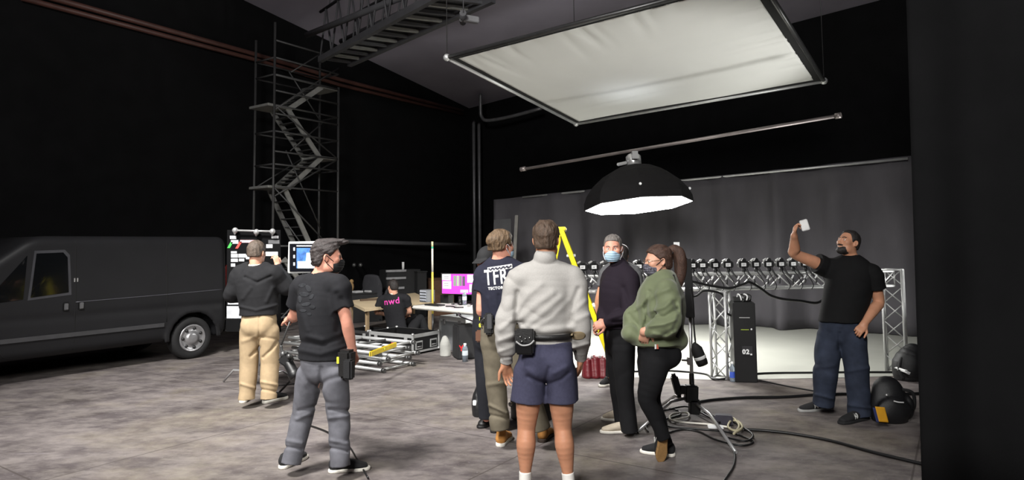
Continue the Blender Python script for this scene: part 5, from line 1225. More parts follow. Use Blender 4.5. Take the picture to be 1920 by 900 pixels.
green = cloth('green_nylon', (108, 116, 88), rough=.55, var=.08, vs=12, sheen=.2)
def puff(S):
    S.ell(p(1196, 600, .06), (.10, .09, .10), k=.03); S.ell(p(1258, 580, .06), (.11, .14, .19), k=.06); S.ell(p(1226, 562, .05), (.11, .13, .14), k=.05)
    S.loft([w9.J['neck'] - w9.l * .085, w9.J['neck'] - w9.f * .075 + (0, 0, .02), w9.J['neck'] + w9.l * .085], [.026, .03, .026], k=.02, n=4)
    S.loft([p(1185, 622, .02), p(1225, 634, .0), p(1262, 636, .03)], [.08, .1, .1], [.14, .17, .14], right=(0, 0, 1), k=.04, n=3)
jk = w9.top('bomber_jacket', green, infl=.045, hem=p(1240, 642).z, long=True, kk=.016, r_long=(.092, .094, .094, .088, .05), w=(1.1, 1.15, 1.1, 1.05, 1.1), d=(1.2, 1.3, 1.2, 1.1, 1), neck_r=.06, extra=puff, wr=(.008, 14, 71), wr2=(.014, 17, 72), fold=[
    ([(1215, 585), (1245, 575), (1262, 560)], 5, .0188), ([(1215, 600), (1248, 594), (1268, 580)], 5, -.0203), ([(1212, 612), (1245, 608), (1266, 600)], 4, .0174), ([(1216, 560), (1235, 548), (1255, 540)], 6, .0145), ([(1218, 548), (1212, 575), (1216, 600), (1208, 615)], 4, -.016), ([(1262, 560), (1274, 590), (1262, 618), (1236, 634)], 4, -.012), ([(1180, 590), (1195, 610), (1200, 628)], 5, -.0145), ([(1210, 572), (1214, 600), (1206, 618)], 5, -.0188), ([(1190, 580), (1205, 570), (1215, 552)], 5, .0145), ([(1258, 620), (1272, 590), (1278, 560)], 6, .0116), ([(1225, 626), (1250, 632), (1268, 622)], 4, .0145)])
w9.trousers('jeans', cloth('black_denim', (24, 24, 26)), infl=.012, r=(.112, .098, .072, .062, .052), waist=p(1234, 630).z, seat=.05, w=(1.05, 1), d=(1.1, 1), wr=(.002, 18, 73), wr2=(.004, 18, 74), hem=.035)
tb = MB(); tb.box(p(1229, 650, -.2), (.012, .006, .034)); tb.build('pocket_tag', print_white, w9.root); tb = MB(); tb.box(p(1233, 650, -.2), (.012, .006, .034)); tb.build('pocket_tag', mat('tag_red', (190, 90, 70)), w9.root)
gum = mat('gum_sole', (164, 126, 78), rough=.7, var=.12, vs=60, bump=.5, bs=180)
sh1 = w9.shoe(J['heL'], J['toL'], black_suede, gum, w=.046, up=(-.25, 1, .1), lace=None); w9.shoe(J['heR'], J['toR'], black_suede, white_rubber, w=.046, lace=print_white)
tk = MB(); hl, tl = w9.J['heL'], w9.J['toL']; dd = unit(tl - hl)
tk.tube(smoothpath([V(hl + dd * .045 + np.array([-.046, .03, 0])), V(hl + dd * .10 + np.array([-.05, .05, 0])), V(hl + dd * .125 + np.array([-.042, .075, 0])), V(hl + dd * .08 + np.array([-.046, .085, 0]))]), [.003] * 6 + [.006] * 7 + [.008] * 6, 6); tk.build('side_stripe', print_white, sh1)
st = MB(); st.tube(smoothpath([p(1262, 516, -.1), p(1272, 560, -.2), p(1276, 610, -.2), p(1270, 632, -.16)]), .012, 6); st.build('bag_strap', mask_black, w9.root)

# ---------- the bearded man holding up a phone
Y = 6.32; p = lambda u, v, dy=0: P(u, v, Y + dy)
J = dict(neck=p(1598, 489), chest=p(1592, 534), waist=p(1580, 588), pelvis=p(1577, 614), shR=p(1552, 502, .1), shL=p(1634, 512, -.1), elR=p(1490, 476, .06), wrR=p(1489, 442, -.08), elL=p(1648, 566, -.08), wrL=p(1620, 608, -.2),
         hipR=p(1556, 632, .05), hipL=p(1599, 632, -.05), knR=p(1549, 700, .0), knL=p(1607, 705, -.08), anR=p(1544, 752, .06), anL=p(1612, 774, -.1), heR=G(1561, 768), toR=G(1497, 772), heL=G(1626, 785), toL=G(1574, 796))
w10 = Person('bearded man in black T-shirt and dark blue jeans raising a phone at the right', G(1580, 780), SK2, J, (-.5, -.87), girth=1.1)
w10.head(p(1591, 455), (-.9, -.32, .3)); w10.body(r_arm=(.058, .054, .044, .047, .031))
w10.hand('R', (.12, -.1, 1), (.75, -.5, .2), .8, thumb=.6); phone_at = w10.fist.copy(); w10.hand('L', p(1604, 628, -.24) - p(1620, 608, -.2), (.4, .8, -.2), .8); w10.finish(.0048)
w10.hair(HB('black', (40, 36, 34)), t=.009, top=.003, amp=.002, line=((-.2, -.06), (-.05, -.05), (-.01, -.015), (.03, .0), (.045, .075), (.075, .088), (.2, .095)))
w10.jaw_beard(HB('black', (40, 36, 34)), .004); w10.eyes()
MB().tube(smoothpath([w10.H(-.05, .083, .022), w10.H(-.032, .095, .028), w10.H(-.012, .099, .022)]), .004, 6).tube(smoothpath([w10.H(.05, .083, .022), w10.H(.032, .095, .028), w10.H(.012, .099, .022)]), .004, 6).build('eyebrows', HB('black', (40, 36, 34)), w10.root)
tee10 = w10.top('t_shirt', cloth('jet_tee', (19, 19, 20)), infl=.028, hem=p(1580, 602).z, sleeve=.34, r_sl=(.086, .088, .092), w=(1.08, 1.1, 1.05, 1, 1), d=(1.15, 1.3, 1.15, 1.05, 1), wr=(.004, 14, 81), wr2=(.008, 15, 82), sides='R', h=.006)
S = Sdf(); sh, el = w10.J['shL'], w10.J['elL']; ax = unit(el - sh); e_ = mix(sh, el, .55)
S.loft([mix(w10.J['chest'], w10.J['neck'], .72), sh, mix(sh, el, .4), mix(sh, el, .7)], [.08, .09, .09, .094], k=.03, n=3, cut=[(e_, ax)]); S.disp.append(wrinkle(.004, 16, 83)); S.mesh('t_shirt_sleeve', cloth('jet_tee', (19, 19, 20)), tee10, .006)
blue_denim = cloth('blue_denim', (44, 50, 64), var=.3, vs=9)
w10.trousers('jeans', blue_denim, infl=.014, r=(.108, .102, .096, .092, .088), waist=p(1580, 592).z, wr=(.004, 16, 91), wr2=(.009, 15, 92, (1, 1, 1.3)), hem=.03, fold=[([(1530, 690), (1565, 686)], 4, .0116), ([(1590, 696), (1628, 690)], 4, .0130), ([(1530, 740), (1562, 748)], 3, .0145), ([(1592, 760), (1632, 765)], 3, .0145), ([(1574, 625), (1573, 655)], 3, -.0116)])
for a_ in 'LR':
    so = w10.shoe(J['he' + a_], J['to' + a_], black_suede, mat('grey_sole', (150, 150, 148), rough=.6) if a_ == 'R' else black_suede, w=.054)
    he, to = w10.J['he' + a_], w10.J['to' + a_]; d_ = V(to - he).normalized(); sd = d_.cross(V((0, 0, 1))).normalized()
    sd = sd if sd.y < 0 else -sd
    c_ = V(mix(he, to, .55)) + V((0, 0, .056))
    text_mesh('N', .062, c_ + sd * .06, d_ * (1 if d_.cross(V((0, 0, 1))).dot(sd) < 0 else -1) if False else V((1, 0, 0)) * 1.0 - sd * (V((1, 0, 0)).dot(sd)), (0, 0, 1), 'shoe_letter', print_white, so, so, bold=.003, push=.002)
ph = thing('phone', V(phone_at), 'white phone held up in the raised right hand of the bearded man', 'phone')
MB().box(V(phone_at) + V((.035, -.05, .015)), (.072, .012, .105), Matrix.Rotation(-.35, 3, 'Z') @ Matrix.Rotation(-.25, 3, 'Y')).build('phone_body', mat('phone_white', (226, 226, 224), rough=.3), ph, bevel=.008)
# ================================================================= notice board on its stand, monitor
YB = 7.55
def B(u, v, dy=0): return P(u, v, YB + dy)
bs = G(487, 722); nb = thing('notice_board', V((bs.x, bs.y, 0)), 'black board with paper cards and tape on a chrome stand facing the hooded man', 'notice board')
b = MB(); b.hexa([B(424, 622), B(527, 622), B(527, 622, .05), B(424, 622, .05)], [B(426, 431), B(526, 431), B(526, 431, .05), B(426, 431, .05)]); b.build('board', mat('board_black', (14, 14, 15), rough=.9, spec=.1), nb)
def card(u0, v0, u1, v1, m, name='paper_card', skew=0, d=-.004):
    MB().hexa([B(u0, v1, d), B(u1, v1, d), B(u1, v1, 0), B(u0, v1, 0)], [B(u0 + skew, v0, d), B(u1 + skew, v0, d), B(u1 + skew, v0, 0), B(u0 + skew, v0, 0)]).build(name, m, nb)
wcard = mat('paper_white', (196, 196, 198), rough=.8, var=.04); gcard = mat('paper_grey', (170, 172, 176), rough=.8)
for q in ((431, 442, 443, 448), (509, 442, 522, 447), (433, 450, 447, 457), (499, 458, 511, 465), (433, 471, 444, 475), (433, 476, 446, 483), (447, 476, 461, 483), (433, 485, 446, 491), (448, 485, 458, 490), (433, 494, 441, 500), (498, 472, 521, 480), (461, 478, 478, 486)): card(*q, wcard)
card(503, 450, 524, 457, mat('paper_dark', (84, 84, 86), rough=.8)); card(450, 450, 478, 455, mat('paper_pink', (214, 160, 164), rough=.8))
for q in ((427, 541, 447, 571), (425, 574, 455, 597)): card(*q, gcard, 'document')
card(426, 454, 431, 465, mat('tape_green', (64, 190, 74), rough=.5), 'green_tape', 6); card(441, 453, 446, 466, mat('tape_red', (214, 70, 62), rough=.5), 'red_tape', 8)
MB().cyl(B(441, 432, -.06), B(512, 434, -.06), .012, 8).build('cross_bar', chrome, nb)
for u, v in ((441, 432), (481, 435), (511, 434)): MB().ball(B(u, v, -.06), .034, 12).cyl(B(u, v, -.02), B(u, v + 8, .02), .02, 8).build('chrome_knob', chrome, nb)
MB().cyl(V((bs.x, bs.y, .12)), V((bs.x, bs.y, 1.78)), .018, 10).build('stand_column', chrome, nb)
for e, m_ in ((G(419, 717), 0), (G(492, 729), 1), (G(545, 706), 2)):
    hz = (.16, .24, .10)[m_]; e = V((e.x, e.y, .012)); c0 = V((bs.x, bs.y, hz)); k = c0.lerp(V((e.x, e.y, hz)), .72 if m_ != 1 else .5)
    MB().tube([c0, k, e], .0135, 8).build('stand_leg', chrome, nb)
# monitor
YM = 7.35
ms = P(565, 600, YM); mon = thing('field_monitor', V((ms.x, ms.y, 0)), 'silver framed field monitor with a bright blue picture, left of the swept-up hair', 'monitor')
def Mq(u, v, dy=0): return P(u, v, YM + dy)
MB().hexa([Mq(539, 513), Mq(598, 511), Mq(598, 511, .06), Mq(539, 513, .06)], [Mq(541, 453), Mq(598, 452), Mq(598, 452, .06), Mq(541, 453, .06)]).build('bezel', alu, mon, bevel=.006)
def mq(name, u0, v0, u1, v1, m, d, par=mon, sk=0): return MB().hexa([Mq(u0, v1, d), Mq(u1, v1, d), Mq(u1, v1, d + .004), Mq(u0, v1, d + .004)], [Mq(u0 + sk, v0, d), Mq(u1 + sk, v0, d), Mq(u1 + sk, v0, d + .004), Mq(u0 + sk, v0, d + .004)]).build(name, m, par)
scr = mq('screen', 543, 457, 595, 509, mat('screen_black', (12, 13, 18), rough=.2, emit=.3), -.012)
mq('picture', 556, 465, 592, 503, mat('picture_blue', (52, 92, 150), rough=.4, emit=1.1, var=.6, vs=22), -.016, scr); mq('picture_figure', 572, 474, 588, 503, mat('picture_white', (215, 235, 245), rough=.4, emit=1.6, var=.4, vs=18), -.020, scr, 3); mq('picture_base', 558, 490, 590, 503, mat('picture_white', (215, 235, 245), rough=.4, emit=1.6), -.018, scr)
for v in (464, 478, 492): mq('picture_icon', 550, v, 553, v + 6, mat('icon_white', (210, 215, 220), emit=.8), -.016, scr)
mq('picture_bar', 556, 460, 588, 462, mat('icon_white', (210, 215, 220), emit=.8), -.016, scr)
MB().cyl(Mq(570, 505, .09), V((Mq(570, 505, .09).x, YM + .09, .02)), .02, 8).build('stand_column', dark_steel, mon)
for k in range(3):
    a = 2 * PI * k / 3 + .9; c = V((Mq(570, 505).x, YM + .09, .35)); MB().tube([c, V((c.x + .34 * math.cos(a), c.y + .34 * math.sin(a), .012))], .012, 6).build('stand_leg', dark_steel, mon)
# hand-held rig of the man in grey jeans
hq = P(546, 688, 5.25); rig = thing('camera_grip', hq, 'black camera on a rod held low by the man in grey jeans', 'camera')
MB().cyl(P(549, 588, 5.28), P(527, 648, 5.26), .007, 8).build('rod', dark_steel, rig)
MB().tube(smoothpath([P(527, 648, 5.26), P(530, 660, 5.26), P(540, 672, 5.25)]), .012, 8).build('arm', dark_steel, rig)
MB().box(P(537, 674, 5.25), (.09, .08, .09), Matrix.Rotation(.6, 3, 'Y')).build('camera_body', black_plastic, rig, bevel=.014)
MB().lathe([(.03, 0), (.04, .01), (.04, .09), (.05, .10), (.05, .15), (.042, .152), (.001, .14)], P(539, 678, 5.25), (.55, -.25, -.8), 18).build('lens', black_paint, rig)
MB().ball(P(531, 664, 5.23), .025, 10).build('knob', dark_steel, rig); MB().ball(P(542, 668, 5.2), .02, 10).build('knob', dark_steel, rig)
# ================================================================= open flight case
def flight_case(o, L, D, H, label, open_top=True, band_=.055, handles=True, sticker=False, mbody=black_paint, medge=alu):
    t = thing('flight_case', o, label, 'flight case')
    q = lambda a, b, z: o - ER * a + EL * b + UZ * z                    # a to the left, b away
    w_ = .012; bd = MB()
    for (a0, b0, a1, b1) in ((0, 0, L, w_), (0, D - w_, L, D), (0, 0, w_, D), (L - w_, 0, L, D)):
        bd.hexa([q(a0, b0, .03), q(a0, b1, .03), q(a1, b1, .03), q(a1, b0, .03)], [q(a0, b0, H), q(a0, b1, H), q(a1, b1, H), q(a1, b0, H)])
    zf = .05 if open_top else H
    bd.hexa([q(0, 0, zf - .02), q(0, D, zf - .02), q(L, D, zf - .02), q(L, 0, zf - .02)], [q(0, 0, zf), q(0, D, zf), q(L, D, zf), q(L, 0, zf)])
    bd.build('case_shell', mbody, t)
    cs = [(0, 0), (L, 0), (L, D), (0, D)]; e = MB()
    for i in range(4):
        a, b = cs[i], cs[(i + 1) % 4]; MB().beam(q(*a, H - band_ / 2), q(*b, H - band_ / 2), .022, band_).build('rim_edge', medge, t, bevel=.003); MB().beam(q(*a, .045), q(*b, .045), .022, .03).build('base_edge', medge, t, bevel=.003)
        MB().beam(q(*a, .03), q(*a, H), .03, .03, EL).build('corner_edge', medge, t, bevel=.004)
    for a, b in cs:
        for z in (.045, H): MB().ball(q(a, b, z), .025, 10).build('ball_corner', chrome, t)
        MB().cyl(q(a * .9 + L * .05, b * .9 + D * .05, 0), q(a * .9 + L * .05, b * .9 + D * .05, .04), .02, 8).build('foot', rubber, t)
    if handles:
        for b in (D * .22, D * .78):
            p_ = q(-.008, b, H * .45); hp = MB().box(p_, (.012, .16, .13), ROT).build('handle_plate', alu, t, bevel=.004)
            MB().box(p_ + ER * .006, (.008, .12, .085), ROT).build('handle_recess', black_plastic, hp); MB().cyl(p_ + ER * .012 - EL * .05 - UZ * .02, p_ + ER * .012 + EL * .05 - UZ * .02, .008, 6).build('handle_bar', chrome, hp)
    for a in (L * .15, L * .85):
        p_ = q(a, -.01, H - band_ - .01); MB().box(p_, (.07, .01, .05), ROT).build('latch', alu, t, bevel=.003)
    if sticker:
        MB().box(q(L * .45, -.004, H * .62), (.07, .005, .04), ROT).build('sticker', white_card, t); MB().box(q(L * .45, -.004, H * .47), (.07, .005, .045), ROT).build('sticker', mat('sticker_red', (190, 60, 80), rough=.5), t)
    return t
flight_case(gp(774, 667), .92, .60, .315, 'open black flight case with aluminium edges on the floor before the seated person', sticker=True)
flight_case(gp(690, 652), .55, .45, .27, 'smaller dark flight case behind the stacked metal frames', handles=False, medge=dark_steel)
# ================================================================= stacked metal frames
fo = gp(713, 700)
for k in range(5):
    z = .035 + .072 * k; da, db_ = (0, .10, -.04, .06, .02)[k], (0, .03, .05, -.02, .03)[k]
    t = thing('metal_frame', fo - ER * 1.0 + EL * .33 + UZ * (z - .035), 'silver tube frame lying in the stack left of the flight case, %s' % ('lowest of five', 'second from the floor', 'middle of five', 'second from the top', 'topmost of five')[k], 'frame', 'stacked metal frames')
    q = lambda a, b: fo - ER * (a + da) + EL * (b + db_) + UZ * z
    for b in (0.03, .60): MB().cyl(q(0, b), q(1.95, b), .024, 8).build('side_tube', alu, t)
    for a in (.03, .5, .98, 1.46, 1.92): MB().cyl(q(a, .03), q(a, .60), .017, 8).build('cross_tube', dark_steel if a in (.5, 1.46) else alu, t)
    for b in (.03, .60): MB().cyl(q(-.01, b), q(-.05, b), .03, 8).build('end_coupling', dark_steel, t)
    if k == 4: MB().cyl(q(.5, .05), q(1.2, .58), .014, 6).build('diagonal', alu, t)
z5 = .035 + .072 * 4 + .026; la, lb_ = G(694, 664, z5 + .03), G(742, 646, z5 + .03)
sl = thing('spirit_level', (la + lb_) / 2 - UZ * .03, 'yellow spirit level lying on top of the stacked metal frames', 'spirit level')
MB().beam(la, lb_, .03, .06).build('level_body', mat('level_yellow', (214, 186, 40), rough=.45), sl, bevel=.004); MB().beam(la.lerp(lb_, .02) - V((.0, .016, 0)), la.lerp(lb_, .05) - V((.0, .016, 0)), .01, .05).build('end_cap', black_plastic, sl); MB().box((la + lb_) / 2 + V((0, -.014, .01)), (.06, .012, .02), ROT).build('vial', mat('vial_green', (170, 190, 60), rough=.2), sl)
# ================================================================= work table and what is on it
TZ = .74
ta, tb_ = G(772, 573, TZ), G(893, 584, TZ); td = (tb_ - ta).normalized(); tn = V((-td.y, td.x, 0))
tbl = thing('folding_table', V(((ta + tb_) / 2 + tn * .35).to_tuple()[:2] + (0,)), 'white folding table with a monitor and tools behind the flight case', 'table')
q = lambda a, b, z: ta + td * a + tn * b + UZ * (z - TZ); TL = (tb_ - ta).length
MB().hexa([q(0, 0, TZ - .05), q(TL, 0, TZ - .05), q(TL, .72, TZ - .05), q(0, .72, TZ - .05)], [q(0, 0, TZ), q(TL, 0, TZ), q(TL, .72, TZ), q(0, .72, TZ)]).build('tabletop', mat('table_white', (206, 204, 198), rough=.5, var=.04), tbl, bevel=.015)
for a, b in ((.28, .69), (.36, .69), (TL - .08, .1), (TL - .08, .62)): MB().cyl(q(a, b, 0), q(a, b, TZ - .05), .016, 8).build('leg', black_paint, tbl)
def onT(u, v): return G(u, v, TZ)
Rt = Matrix((td, tn, UZ)).transposed()
# screen
mp_ = onT(862, 571); mt = thing('computer_monitor', mp_ , 'computer monitor with a magenta picture standing on the white folding table', 'monitor')
YS = mp_.y + .02
def Sq(u, v, dy=0): return P(u, v, YS + dy + (893 - u) * .0022)
MB().hexa([Sq(828, 551), Sq(895, 554), Sq(895, 554, .04), Sq(828, 551, .04)], [Sq(827, 512), Sq(895, 513), Sq(895, 513, .04), Sq(827, 512, .04)]).build('monitor_case', black_plastic, mt)
def sq(name, u0, v0, u1, v1, c, e, d): MB().hexa([Sq(u0, v1, d), Sq(u1, v1 + (u1 - u0) * .03, d), Sq(u1, v1 + (u1 - u0) * .03, d + .003), Sq(u0, v1, d + .003)], [Sq(u0, v0, d), Sq(u1, v0, d), Sq(u1, v0, d + .003), Sq(u0, v0, d + .003)]).build(name, mat('glow_%d_%d_%d' % c, c, emit=e, var=.03), mt)
sq('screen', 829, 514, 893, 550, (226, 50, 214), .95, -.004)
for r_ in ((829, 514, 845, 525, (225, 222, 226)), (830, 527, 846, 541, (228, 226, 228)), (876, 515, 893, 530, (206, 190, 214)), (880, 533, 893, 548, (206, 190, 214)), (863, 543, 878, 549, (214, 150, 214)), (850, 517, 856, 536, (110, 122, 108)), (857, 517, 860, 536, (120, 176, 108)), (861, 517, 866, 536, (96, 104, 98)), (867, 518, 872, 536, (70, 60, 76))): sq('screen_window', *r_[:4], r_[4], .8, -.008)
for v in (518, 521, 531, 535): sq('screen_text', 832, v, 841, v + 1, (120, 116, 124), .5, -.011)
MB().cyl(mp_, mp_ + UZ * .12 + V((0, .05, 0)), .025, 8).build('monitor_neck', black_plastic, mt); MB().box(mp_ + UZ * .008, (.24, .16, .016), Rt).build('monitor_foot', black_plastic, mt, bevel=.005)
# drawers, box, bottle, odds and ends
dq = onT(801, 566); dr = thing('drawer_organizer', dq, 'small grey drawer organizer on the left end of the white folding table', 'organizer')
MB().box(dq + UZ * .10, (.19, .17, .20), Rt).build('organizer_case', mat('organizer_grey', (128, 130, 134), rough=.35), dr, bevel=.005)
for k in range(4): d_ = MB().box(dq + UZ * (.03 + .047 * k) - tn * .087, (.165, .012, .038), Rt).build('drawer', mat('drawer_clear', (176, 180, 188), rough=.25), dr, bevel=.003); MB().box(dq + UZ * (.022 + .047 * k) - tn * .094, (.165, .004, .01), Rt).build('drawer_lip', dark_steel, d_)
xq = onT(838, 568); tag(MB().box(xq + UZ * .065, (.20, .12, .13), Rt).build('speaker_box', black_plastic, bevel=.006), 'small black box on the table under the magenta monitor', 'box')
xq = onT(815, 573); tag(MB().box(xq + UZ * .012, (.34, .14, .024), Rt).build('keyboard', black_plastic, bevel=.004), 'flat black keyboard on the table in front of the drawer organizer', 'keyboard')
xq = onT(852, 577); tag(MB().tube(smoothpath([xq + td * -.2 + UZ * .012, xq + td * -.08 + tn * .05 + UZ * .012, xq + td * .05 - tn * .03 + UZ * .012, xq + td * .16 + tn * .04 + UZ * .012]), .010, 6).build('cable', cable_black), 'short black cable lying on the white folding table', 'cable')
def bottle(b0, h_, r_, label, m):
    t = thing('water_bottle', b0, label, 'bottle')
    MB().lathe([(.001, 0), (r_, 0), (r_, h_ * .68), (r_ * .9, h_ * .76), (r_ * .4, h_ * .92)], b0, UZ, 14).build('bottle_body', m, t); MB().lathe([(r_ * .48, h_ * .9), (r_ * .48, h_), (.001, h_)], b0, UZ, 12).build('bottle_cap', white_card, t)
    MB().lathe([(r_ * 1.01, h_ * .35), (r_ * 1.02, h_ * .36), (r_ * 1.02, h_ * .6), (r_ * 1.01, h_ * .61)], b0, UZ, 14).build('bottle_label', mat('label_pale', (200, 208, 214), rough=.5), t)
clear = mat('clear_plastic', (200, 215, 230), rough=.1, trans=.7)
bottle(onT(871, 572), .22, .034, 'clear plastic bottle standing on the white table beside the magenta monitor', clear)
gq = gp(872, 678); bottle(gq, .26, .042, 'clear plastic bottle on the floor in front of the black speaker', clear)
for k, (u, v, lab) in enumerate(((856, 574, 'small steel clamp on the table left of the clear bottle'), (880, 575, 'small steel clamp at the right end of the white table'))):
    xq = onT(u, v); t = thing('clamp', xq, lab, 'clamp'); MB().box(xq + UZ * .02, (.07, .03, .04), Rt).build('clamp_jaw', chrome, t, bevel=.005); MB().cyl(xq + td * .03 + UZ * .03, xq + td * .09 + UZ * .05, .01, 8).build('clamp_handle', black_plastic, t)
# under the table
cq = G(817, 656); cq.z = 0
def wq(a, b, z): return cq + td * a + tn * b + UZ * z
c2 = thing('equipment_case', wq(.28, .2, 0), 'silver edged grey case standing under the white folding table', 'case')
MB().hexa([wq(0, .1, 0), wq(.62, .1, 0), wq(.62, .42, 0), wq(0, .42, 0)], [wq(0, .1, .5), wq(.62, .1, .5), wq(.62, .42, .5), wq(0, .42, .5)]).build('case_body', mat('case_grey', (120, 122, 124), rough=.5), c2, bevel=.006)
MB().hexa([wq(-.01, .085, .46), wq(.63, .085, .46), wq(.63, .43, .46), wq(-.01, .43, .46)], [wq(-.01, .085, .54), wq(.63, .085, .54), wq(.63, .43, .54), wq(-.01, .43, .54)]).build('case_lid', mat('case_silver', (236, 238, 240), rough=.5), c2, bevel=.006)
for a in (0, .62): MB().beam(wq(a, .09, 0), wq(a, .09, .48), .03, .02, tn).build('case_edge', alu, c2)
for a in (.12, .5): MB().box(wq(a, .075, .45), (.06, .02, .07), Rt).build('latch', chrome, c2, bevel=.004)
xq = gp(835, 667); t = thing('cloth_bundle', xq, 'crumpled white bundle on the floor between flight case and speaker', 'bundle')
S = Sdf(); S.loft([xq + UZ * .0, xq + V((.0, .0, .16)), xq + V((-.01, 0, .26))], [.085, .08, .05], [.10, .09, .05], right=(1, 0, 0), k=.03); S.disp.append(wrinkle(.014, 26, 3)); S.cuts.append(((0, 0, .002), (0, 0, -1))); S.mesh('bundle_cloth', mat('bundle_white', (165, 165, 160), rough=.85), t, .009)
sp = gp(871, 671); Rs = Matrix.Rotation(.35, 3, 'Z'); t = thing('speaker', sp, 'black loudspeaker with a small red mark on the floor under the table', 'speaker')
MB().box(sp + UZ * .245, (.30, .32, .49), Rs, taper=.94).build('cabinet', mat('speaker_black', (30, 30, 32), rough=.7, bump=.4, bs=160), t, bevel=.02)
for a, ang in ((0, .6), (1, -.6)):
    c = sp + Rs @ V((-.095, -.166, .17)); MB().beam(c, c + (Rs @ V((math.sin(-ang) * .05, 0, math.cos(ang) * .05))), .012, .014).build('red_mark', mat('mark_red', (225, 40, 45), rough=.5, emit=.3), t)
MB().beam(sp + Rs @ V((-.095, -.166, .13)), sp + Rs @ V((-.095, -.166, .172)), .012, .014).build('red_mark', MATS['mark_red'], t)
cable([G(850, 583, TZ - .06) + tn * .1, P(862, 592, 9.2), P(880, 600, 8.6), P(893, 604, 7.6), P(903, 607, 6.4)], .011, 'black cable running from the table towards the man with the radio holster')
xq = gp(884, 668); t = thing('cable_heap', xq, 'small heap of grey cable on the floor under the right table end', 'cable')
hm = MB(); hm.tube(smoothpath([xq + V((.08 * math.cos(a * .9) * (1 - .02 * a), .07 * math.sin(a * .9), .012 + .006 * a)) for a in range(26)], 4), .012, 6); hm.build('cable_coil', mat('cable_grey', (150, 150, 146), rough=.6), t)
# light wand
lq = P(811, 545, 10.9); t = thing('light_tube', V((lq.x, lq.y, 0)), 'thin upright pole with white and yellow sections behind the drawer organizer', 'pole')
ztop_ = P(811, 453, 10.9).z; zm = P(811, 510, 10.9).z; zc = P(811, 466, 10.9).z
for z0, z1, c, e in ((0, .55, (40, 40, 42), 0), (.55, zm, (232, 208, 90), .0), (zm, zc, (214, 210, 198), .0), (zc, zc + .03, (60, 190, 150), .0), (zc + .03, ztop_, (225, 222, 170), .0)): MB().cyl(V((lq.x, lq.y, z0)), V((lq.x, lq.y, z1)), .017, 10).build('pole_section', mat('pole_%d' % c[0], c, rough=.4, var=.03), t)
MB().cyl(V((lq.x, lq.y, 0)), V((lq.x, lq.y, .03)), .14, 20).build('pole_base', black_paint, t)
# ================================================================= plywood bench and the dark clutter behind
PZ = .62; pl = [G(652, 564, PZ), G(684, 579, PZ), G(812, 563, PZ), G(778, 549, PZ)]; pc = sum(pl, V((0, 0, 0))) / 4
t = thing('plywood_bench', V((pc.x, pc.y, 0)), 'low bench of pale plywood sheet behind the seated person', 'bench')
MB().hexa([x - UZ * .05 for x in pl], pl).build('plywood_top', mat('plywood', (206, 186, 152), rough=.7, var=.1, vs=3, aniso=(1, 6, 1)), t)
for x in pl: y = x.lerp(pc, .08); MB().box((y.x, y.y, (PZ - .05) / 2), (.05, .05, PZ - .05), ROT).build('leg', mat('timber', (150, 128, 98), rough=.8), t)
MB().box(pl[0].lerp(pl[2], .28) + UZ * .01, (.30, .07, .02), Matrix.Rotation(.5, 3, 'Z')).build('timber_offcut', mat('timber_dark', (96, 80, 62), rough=.8), None) if False else None
xq = pl[0].lerp(pl[2], .25); tag(MB().box(xq + UZ * .02, (.34, .06, .04), Matrix.Rotation(.5, 3, 'Z')).build('timber_offcut', mat('timber_dark', (84, 68, 52), rough=.8)), 'dark timber offcut lying on the plywood bench', 'timber')
def crate(u, v, w_, d_, h_, label, m, name='crate', cat='crate', rot=.5, lid=True):
    o = gp(u, v); t = thing(name, o, label, cat); R = Matrix.Rotation(rot, 3, 'Z')
    MB().box(o + UZ * h_ / 2, (w_, d_, h_), R).build('crate_body', m, t, bevel=.01)
    if lid: MB().box(o + UZ * (h_ + .015), (w_ + .03, d_ + .03, .03), R).build('crate_lid', m, t, bevel=.006)
    return o, R, t
dk = mat('crate_black', (30, 30, 31), rough=.7); dk2 = mat('crate_brown', (92, 66, 48), rough=.7, var=.2)
o, R, t = crate(670, 603, 1.0, .5, .62, 'long black crate behind the plywood bench, left of the grey armchair', dk)
for k in range(3): c = thing('paper_pad', o + R @ V((-.32 + .3 * k, -.05, .665)), 'white pad on the long black crate, %s of three' % ('left', 'middle', 'right')[k], 'pad', 'pads on the black crate'); MB().box(o + R @ V((-.32 + .3 * k, -.05, .665)), (.2, .2, .05), R @ Matrix.Rotation(.3, 3, 'Z')).build('pad_sheets', mat('pad_grey', (190, 190, 190), rough=.8), c, bevel=.01)
c = o + R @ V((-.1, .2, .65)); t = thing('tan_bundle', c, 'small tan bundle on the long black crate', 'bundle'); MB().ball(c + UZ * .12, .1, 12, (.8, .8, 1.2)).ball(c + V((.02, 0, .24)), .05, 10).build('bundle_cloth', mat('tan_cloth', (168, 136, 92), rough=.9), t)
o, R, t = crate(750, 594, .85, .5, 1.12, 'black equipment rack with grey shelf trays behind the seated person', dk, 'equipment_rack', 'rack', .55, False)
for z, w_ in ((.70, .5), (.93, .6), (1.10, .62)): MB().box(o + R @ V((-.2, -.26, z)), (w_ * .8, .04, .05), R).build('shelf_tray', mat('tray_grey', (148, 148, 150), rough=.5), t)
MB().cyl(o + R @ V((-.0, -.2, 1.12)), o + R @ V((-.0, -.2, 1.30)), .03, 8).build('rack_lamp', white_card, t)
o = gp(700, 602); t = thing('armchair', o, 'grey office armchair turned away behind the plywood bench', 'chair'); grey_f = mat('chair_grey', (48, 48, 52), rough=.85)
